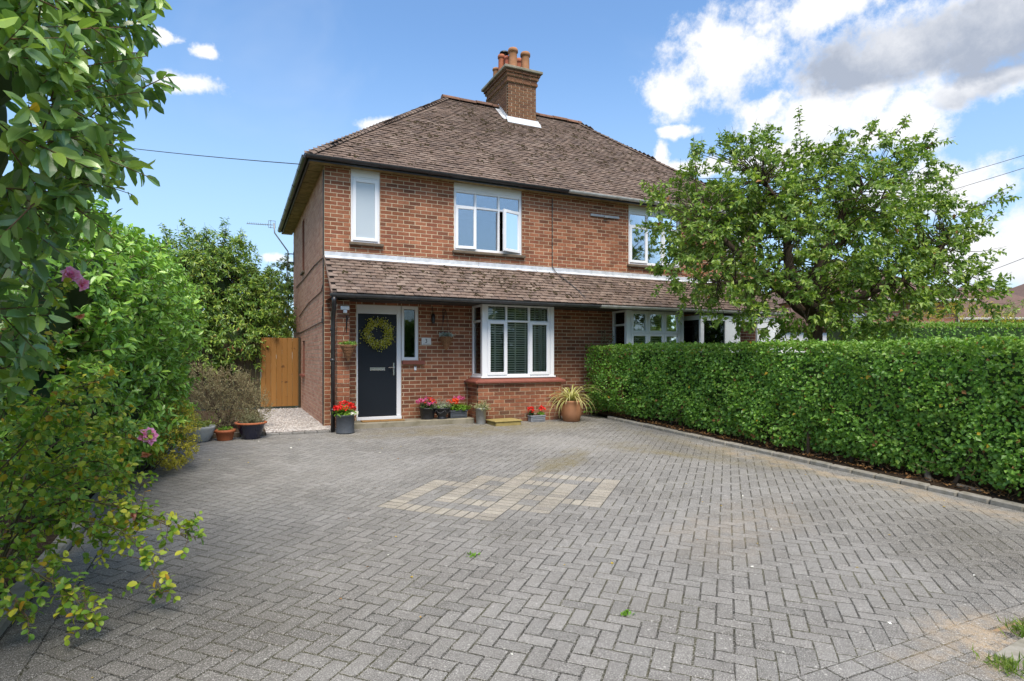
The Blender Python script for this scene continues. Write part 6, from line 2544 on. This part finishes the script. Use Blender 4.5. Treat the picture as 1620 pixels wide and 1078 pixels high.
# ------------------------------------------------------------------ hanging baskets, wreath, sign, lamp
def basket(name, label, c, r, h, plant, bracket, hang):
    o = thing(name, c, label, 'hanging basket')
    mb = MB()
    # woven cone: rings of wicker with uprights
    n = 11
    for i in range(n):
        s = i / (n - 1)
        rr = max(.012, r * (s ** .8))
        z = c[2] - h + h * s
        pts = [(c[0] + rr * math.cos(2 * math.pi * k / 20), c[1] + rr * math.sin(2 * math.pi * k / 20), z + .004 * math.sin(k * 3.1 + i)) for k in range(21)]
        mb.tube(pts, .0085, 5, False)
    for k in range(14):
        a = 2 * math.pi * k / 14
        mb.tube([(c[0] + .01 * math.cos(a), c[1] + .01 * math.sin(a), c[2] - h), (c[0] + r * .58 * math.cos(a), c[1] + r * .58 * math.sin(a), c[2] - h * .5), (c[0] + r * math.cos(a), c[1] + r * math.sin(a), c[2])], .004, 4, False)
    mb.build('basket', M['wicker'], o)
    li = MB()
    li.lathe([(.008, -h + .01), (r * .55, -h * .5), (r * .95, -.006)], c, 18)
    li.disc((c[0], c[1], c[2] - .012), r * .95, 18)
    li.build('liner', M['soil'], o)
    spike_plant(o, (c[0], c[1], c[2] - .005), r * 1.1, plant[1], plant[2], plant[3], plant[0], nleaf=8)
    hk = MB()
    for k in range(3):
        a = 2 * math.pi * k / 3 + .5
        hk.tube([(c[0] + r * math.cos(a), c[1] + r * math.sin(a), c[2]), (c[0], c[1], hang)], .003, 4)
    hk.build('chain', M['iron'], o)
    br = MB()
    for q in bracket:
        br.tube(q, .008, 6)
    br.build('bracket', M['iron'], o)


c = (.285, -.865, 1.475)
basket('hanging_basket', 'cone shaped wicker hanging basket of fresh green plants on the porch pier', c, .135, .25, (M['lf_bright'], .11, 46, .035), [[(.285, -.662, 1.70), (.285, -.664, 1.99)], [(.285, -.664, 1.97), (.285, -.76, 1.99), (.285, -.865, 1.95)], [(.285, -.664, 1.76), (.285, -.78, 1.95)]], 1.95)
c = (2.25, -.20, 1.665)
basket('hanging_basket', 'small cone wicker hanging basket of silvery plants between door and bay', c, .14, .24, (M['lf_silver'], .13, 70, .045), [[(2.25, -.003, 1.95), (2.25, -.006, 2.22)], [(2.25, -.006, 2.2), (2.25, -.10, 2.21), (2.25, -.20, 2.16)], [(2.25, -.006, 2.0), (2.25, -.12, 2.17)]], 2.16)


def build_wreath():
    c = np.array([.968, -.005, 1.715])
    o = thing('door_wreath', tuple(c), 'round wreath of yellow green sprigs and tiny white flowers on the front door', 'wreath')
    mb = MB()
    R0 = .205
    pts = [(c[0] + R0 * math.cos(2 * math.pi * k / 28), c[1], c[2] + R0 * math.sin(2 * math.pi * k / 28)) for k in range(29)]
    mb.tube(pts, .026, 8, False)
    mb.build('twig_ring', M['iron'], o, True)
    n = 1500
    a = rng.uniform(0, 6.283, n)
    rr = R0 + rng.normal(0, .042, n)
    P = np.column_stack([c[0] + rr * np.cos(a), c[1] - .02 - np.abs(rng.normal(0, .018, n)), c[2] + rr * np.sin(a)])
    D = np.column_stack([np.cos(a) * .6, -.5 * np.ones(n), np.sin(a) * .6]) + rng.normal(0, .6, (n, 3))
    N = np.array([0, -1, .3]) + rng.normal(0, .5, (n, 3))
    foliage(o, 'sprigs', P, D, N, rng.uniform(.022, .042, n), T_SMALL, [leafmat('wreath leaf', [(.20, .22, .02), (.58, .54, .04), (.72, .66, .09)]), M['lf_dark']], pick=(rng.random(n) < .10).astype(int))
    n = 260
    a = rng.uniform(0, 6.283, n)
    rr = R0 + rng.normal(0, .052, n)
    P = np.column_stack([c[0] + rr * np.cos(a), c[1] - .045 - np.abs(rng.normal(0, .012, n)), c[2] + rr * np.sin(a)])
    D = rng.normal(0, 1, (n, 3))
    foliage(o, 'tiny_flowers', P, D, np.array([0, -1., .2]) + rng.normal(0, .4, (n, 3)), rng.uniform(.014, .022, n), leaf_T(.9, 4), leafmat('cream floret', [(.6, .58, .35), (.75, .74, .6)]))
    mb = MB()
    mb.tube([(c[0], -.004 + 0, 2.05), (c[0], -.006, 1.93)], .006, 6)
    mb.build('ribbon', M['white'], o)


build_wreath()

sg = thing('house_number_sign', (1.91, -.01, 1.52), 'small white plaque reading 3 on the brick beside the door', 'sign')
mb = MB()
mb.bbox(1.815, 2.005, -.014, -.002, 1.515, 1.655, .004)
mb.build('plaque', pmat('white plaque', [(.66, .66, .63)], .4, 8, .15), sg)
cu = bpy.data.curves.new('digit', 'FONT')
cu.body = '3'
cu.size = .115
cu.extrude = .0015
cu.align_x = 'CENTER'
tmp = bpy.data.objects.new('digit', cu)
tmp.rotation_euler = (rad(90), 0, 0)
COL.objects.link(tmp)
dg = bpy.context.evaluated_depsgraph_get()
me = bpy.data.meshes.new_from_object(tmp.evaluated_get(dg))
me.materials.clear()
me.materials.append(M['iron'])
bpy.data.objects.remove(tmp)
d_ = obj('digit', me, sg)
d_.matrix_basis = Matrix.Translation((1.905, -.0165, 1.553)) @ Euler((rad(90), 0, 0)).to_matrix().to_4x4()
mb = MB()
mb.box(1.84, 1.98, -.0155, -.0145, 1.528, 1.534)
mb.build('rule', M['iron'], sg)

lp_ = thing('wall_lamp', (2.03, -.06, 2.02), 'slim black cylinder wall lamp above the house number', 'lamp')
mb = MB()
mb.tube([(2.03, -.075, 1.93), (2.03, -.075, 1.955), (2.03, -.075, 2.10), (2.03, -.075, 2.115)], [.024, .033, .033, .02], 14)
mb.bbox(2.008, 2.052, -.045, -.002, 1.98, 2.08, .004)
mb.build('body', M['blackp'], lp_, True)
mb = MB()
mb.tube([(2.03, -.075, 2.114), (2.03, -.03, 2.20), (2.03, -.008, 2.27)], .006, 6)
mb.build('cable', M['cable'], lp_)

# ------------------------------------------------------------------ aerial, overhead wires
ae = thing('television_aerial', (-.03, 6.2, 4.0), 'small television aerial on a bent pole at the side wall corner', 'aerial')
mb = MB()
mb.tube([(-.16, 6.2, 3.80), (-.16, 6.2, 4.18), (-.50, 6.2, 4.66), (-.52, 6.2, 4.93)], .018, 8)
mb.build('pole', M['alu'], ae, True)
mb = MB()
for z in (3.88, 4.12):
    mb.tube([(-.16, 6.2, z), (.0, 6.2, z)], .014, 6)
mb.tube([(-.008, 6.2, 3.82), (-.008, 6.2, 4.18)], .016, 6)
mb.build('bracket', M['iron'], ae)
mb = MB()
mb.tube([(-.50, 6.2, 4.875), (-1.20, 6.2, 4.85)], .009, 6)
for k in range(12):
    x = -.68 - .045 * k
    mb.tube([(x, 6.06, 4.87), (x, 6.34, 4.87)], .004, 5)
mb.build('boom', M['alu'], ae)
mb = MB()
for z in (4.80, 4.84, 4.90, 4.94, 4.98):
    mb.tube([(-.60, 6.10, z), (-.60, 6.30, z)], .005, 5)
frame(mb, -.66, -.48, 4.79, 4.99, 6.185, 6.20, .012)
mb.build('reflector', M['alu'], ae)


def wire(a, b, sag, r, label):
    pts = []
    a, b = Vector(a), Vector(b)
    for i in range(25):
        t_ = i / 24
        q = a.lerp(b, t_)
        q.z -= sag * 4 * t_ * (1 - t_)
        pts.append(q)
    mb = MB()
    mb.tube(pts, r, 5)
    tag(mb.build('overhead_wire', M['cable']), label, 'wire')


wire((-.40, -.05, 4.70), (-14.5, 20.5, 11.5), .35, .008, 'thin black overhead wire running from the side eaves towards the evergreen')
wire((21.9, 2.3, 7.75), (18.2, -4.8, 7.0), .04, .008, 'upper overhead wire crossing the sky beyond the apple tree')
wire((21.3, 2.55, 7.05), (18.2, -4.8, 6.72), .04, .008, 'second overhead wire just under the upper one beyond the apple tree')
wire((26.1, 2.5, 4.70), (18.2, -4.8, 4.86), .04, .010, 'lowest overhead wire falling towards the distant brown roof')

# ------------------------------------------------------------------ beyond the neighbour: hedge, shrubs, houses
def far_hedge():
    h = thing('far_hedge', (15.2, -2.4, 0), 'lower clipped hedge beyond the apple tree in front of the yellow shrub', 'hedge')
    n = 9000
    s = rng.random(n)
    a, b = np.array([12.6, -1.1, 0]), np.array([20.5, -4.8, 0])
    d = unit(b - a)
    nn = np.array([d[1], -d[0], 0])
    face_ = rng.random(n) < .6
    off = np.where(face_, -.0 + rng.exponential(.05, n), rng.random(n) * 1.0)
    z = np.where(face_, rng.uniform(.2, 2.12, n), 2.12 + rng.normal(0, .03, n))
    sgn = -1 if (nn @ (CAM - a)) > 0 else 1
    P = a + (b - a) * s[:, None] + nn * (sgn * off)[:, None] + np.array([0, 0, 1.]) * z[:, None]
    N = np.where(face_[:, None], -sgn * nn + np.array([0, 0, .4]), np.array([0, 0, 1.])) + rng.normal(0, .4, (n, 3))
    pick = (z > 2.0).astype(int)
    foliage(h, 'foliage', P, rng.normal(0, 1, (n, 3)), N, rng.uniform(.06, .10, n), T_FAR, [M['lf_hedge'], M['lf_hedgetop']], pick=pick)
    c = MB()
    q0, q1 = Vector(a + nn * sgn * .12), Vector(b + nn * sgn * .12)
    w = Vector(nn * sgn * .8)
    c.add([q0, q1, q1 + w, q0 + w, q0 + Vector((0, 0, 2.03)), q1 + Vector((0, 0, 2.03)), q1 + w + Vector((0, 0, 2.03)), q0 + w + Vector((0, 0, 2.03))],
          [[0, 1, 5, 4], [1, 2, 6, 5], [2, 3, 7, 6], [3, 0, 4, 7], [4, 5, 6, 7]])
    c.build('inner_growth', M['lf_dark'], h)


far_hedge()
build_shrub('yellow_shrub', 'feathery yellow green conifer shrub beyond the far hedge', 'shrub', (19.4, .1, 0), [(19.0, .2, 2.2, .9), (19.9, -.2, 2.3, .9), (18.3, .5, 2.0, .8), (20.5, -.4, 2.1, .8), (19.5, 0, 2.7, .5), (19.3, .1, 1.2, 1.2)], 110, 12, .12, T_FINE, M['lf_gold'], True, (.2, .4))
build_shrub('green_shrub', 'dark green feathery shrub between the yellow shrub and the brown roof', 'shrub', (22.5, -1.0, 0), [(22.0, -.8, 2.2, 1.0), (23.2, -1.3, 2.0, 1.1), (24.3, -1.9, 1.9, 1.0), (21.6, -.4, 2.6, .5)], 90, 12, .13, T_FINE, M['lf_bay'], True, (.2, .4))


def far_house(name, label, c, w, d, hgt, rise, yaw, wallm, extras=None):
    h = thing(name, c, label, 'house')
    X = Matrix.Translation(c) @ Matrix.Rotation(yaw, 4, 'Z')
    b = MB()
    b.M = X
    b.box(-w / 2, w / 2, -d / 2, d / 2, 0, hgt)
    b.build('wall', wallm, h)
    r = MB()
    r.M = X
    e = .35
    ins = d / 2 * .95
    r.add([(-w / 2 - e, -d / 2 - e, hgt - .02), (w / 2 + e, -d / 2 - e, hgt - .02), (w / 2 + e, d / 2 + e, hgt - .02), (-w / 2 - e, d / 2 + e, hgt - .02), (-w / 2 + ins, 0, hgt + rise), (w / 2 - ins, 0, hgt + rise)],
          [[0, 1, 5, 4], [1, 2, 5], [2, 3, 4, 5], [3, 0, 4], [3, 2, 1, 0]])
    r.build('roof', M['farroof'], h)
    f = MB()
    f.M = X
    frame(f, -w / 2 + .8, -w / 2 + 2.2, hgt - 1.6, hgt - .5, -d / 2 - .05, -d / 2 + .02, .08)
    f.build('window', M['white'], h)
    f = MB()
    f.M = X
    f.box(-w / 2 + .88, -w / 2 + 2.12, -d / 2 - .02, -d / 2 - .01, hgt - 1.52, hgt - .58)
    f.build('pane', M['glass_up'], h)
    g_ = MB()
    g_.M = X
    g_.tube([(-w / 2 - e, -d / 2 - e - .05, hgt - .05), (w / 2 + e, -d / 2 - e - .05, hgt - .05)], .06, 6)
    g_.tube([(w / 2 - .1, -d / 2 - .08, hgt - .1), (w / 2 - .1, -d / 2 - .08, .1)], .045, 6)
    g_.build('downpipe', M['greyp'], h)
    return h


def brick_surface(name):
    m, t, bs, out = newmat(name)
    tc = nd(t, 'ShaderNodeTexCoord')
    mp = nd(t, 'ShaderNodeMapping')
    mp.inputs['Rotation'].default_value = (rad(90), 0, 0)
    put(t, mp.inputs['Vector'], pos(t))
    br = nd(t, 'ShaderNodeTexBrick')
    put(t, br.inputs['Vector'], mp.outputs[0])
    br.inputs['Scale'].default_value = 1.0
    br.inputs['Brick Width'].default_value = .45
    br.inputs['Row Height'].default_value = .15
    br.inputs['Mortar Size'].default_value = .014
    br.inputs[1].default_value = (.34, .14, .085, 1)
    br.inputs[2].default_value = (.44, .20, .12, 1)
    br.inputs[3].default_value = (.42, .34, .26, 1)
    put(t, bs.inputs['Base Color'], br.outputs[0])
    bs.inputs['Roughness'].default_value = .9
    return m


M['farbrick'] = brick_surface('distant brick')
M['farroof'] = pmat('distant roof', [(.135, .085, .07)], .95, 3, .5, (.6, .58, .55), .5, 8)
far_house('distant_house', 'orange brick bungalow glimpsed behind the apple tree foliage', (21.2, 5.6, 0), 5.6, 6.5, 3.35, 2.0, rad(-25), M['farbrick'])
far_house('distant_house', 'far house with brown hipped roof beyond the green shrubs', (49.5, 10.0, 0), 10, 8, 4.4, 2.2, rad(-30), pmat('render', [(.5, .48, .44)], .9))
far_house('distant_house', 'low brown roofed house seen past the yellow shrub', (35.0, 7.5, 0), 6.5, 6, 3.2, 2.0, rad(-28), M['farbrick'])
gr = thing('garage', (13.6, 2.2, 0), 'low brick garage with white doors behind the apple tree trunk', 'garage')
mb = MB()
mb.M = Matrix.Translation((13.7, 2.3, 0)) @ Matrix.Rotation(rad(-12), 4, 'Z')
mb.box(-1.6, 1.6, -1.6, 3, 0, 2.15)
mb.build('wall', M['farbrick'], gr)
for k in range(2):
    d_ = MB()
    d_.M = mb.M
    d_.bbox(-1.35 + k * 1.36, -.01 + k * 1.36, -1.64, -1.61, 0, 1.98, .01)
    for j in range(5):
        d_.box(-1.30 + k * 1.36, -.06 + k * 1.36, -1.652, -1.641, .1 + j * .37, .42 + j * .37)
    d_.build('door', M['white'], gr)
rf = MB()
rf.M = mb.M
rf.add([(-1.8, -1.85, 2.12), (1.8, -1.85, 2.12), (1.8, 3.2, 2.12), (-1.8, 3.2, 2.12), (0, -1.85, 2.75), (0, 3.2, 2.75)], [[0, 1, 4], [1, 2, 5, 4], [2, 3, 5], [3, 0, 4, 5], [3, 2, 1, 0]])
rf.build('roof', M['farroof'], gr)

# ------------------------------------------------------------------ weeds and grass tufts
def tuft(name, label, cat, c, r, n, l, mat_, up=1.0, group=None):
    o = thing(name, c, label, cat, group)
    P = np.array(c) + np.column_stack([rng.normal(0, r, n), rng.normal(0, r, n), np.zeros(n)])
    P[:, 2] = gz(P[:, 1]) + .0
    D = unit(np.column_stack([rng.normal(0, .55, n), rng.normal(0, .55, n), np.full(n, up)]))
    N = rng.normal(0, 1, (n, 3)) + np.array([0, 0, .4])
    foliage(o, 'blades', P, D, N, rng.uniform(.5, 1.1, n) * l, leaf_T(.10 if cat == 'grass' else .5, 4, .02, .25), mat_)
    return o


for (x, y, lab) in ((.66, -8.25, 'little green weed growing alone in a joint of the paving'), (.17, -7.02, 'tiny mossy weed in a paving joint near the buff pattern')):
    tuft('weed', lab, 'weed', (x, y, G(y)), .018, 16, .04, M['lf_bright'], .5)
tuft('grass_tuft', 'large tuft of green grass at the sandy end of the drive', 'grass', (2.62, -9.42, G(-9.42)), .075, 420, .085, M['grass'], .8)
tuft('grass_tuft', 'small grass tuft beside the stone at the drive corner', 'grass', (2.08, -9.50, G(-9.5)), .045, 160, .07, M['grass'], .8)
ks = MB()
ks.M = Matrix.Translation((2.3, -9.44, G(-9.44))) @ Matrix.Rotation(rad(6), 4, 'Z')
ks.bbox(-.15, .22, -.05, .05, -.08, .022, .01)
tag(ks.build('dropped_kerb_stone', M['kerbm']), 'half buried grey kerb stone between two grass tufts', 'kerb stone')


def across_road():
    """the line of garden trees on the far side of the road, behind the viewer"""
    n = 24000
    x = rng.uniform(-34, 34, n)
    hgt = 3.9 + .7 * np.sin(x * .45) + .5 * np.sin(x * 1.3 + 1) + .3 * np.sin(x * 3.1)
    z = -.4 + (hgt + .4) * rng.random(n) ** .8
    P = np.column_stack([x, -25.5 - rng.exponential(.5, n) - .25 * (z / 3) ** 2 + .4 * np.sin(x * 1.7), z])
    o = foliage(None, 'tree_line', P, rng.normal(0, 1, (n, 3)), np.array([0, 1., .4]) + rng.normal(0, .5, (n, 3)), rng.uniform(.35, .6, n), T_FAR, M['lf_bay'])
    tag(o, 'row of garden trees across the road mirrored in the panes', 'trees', kind='stuff')


across_road()
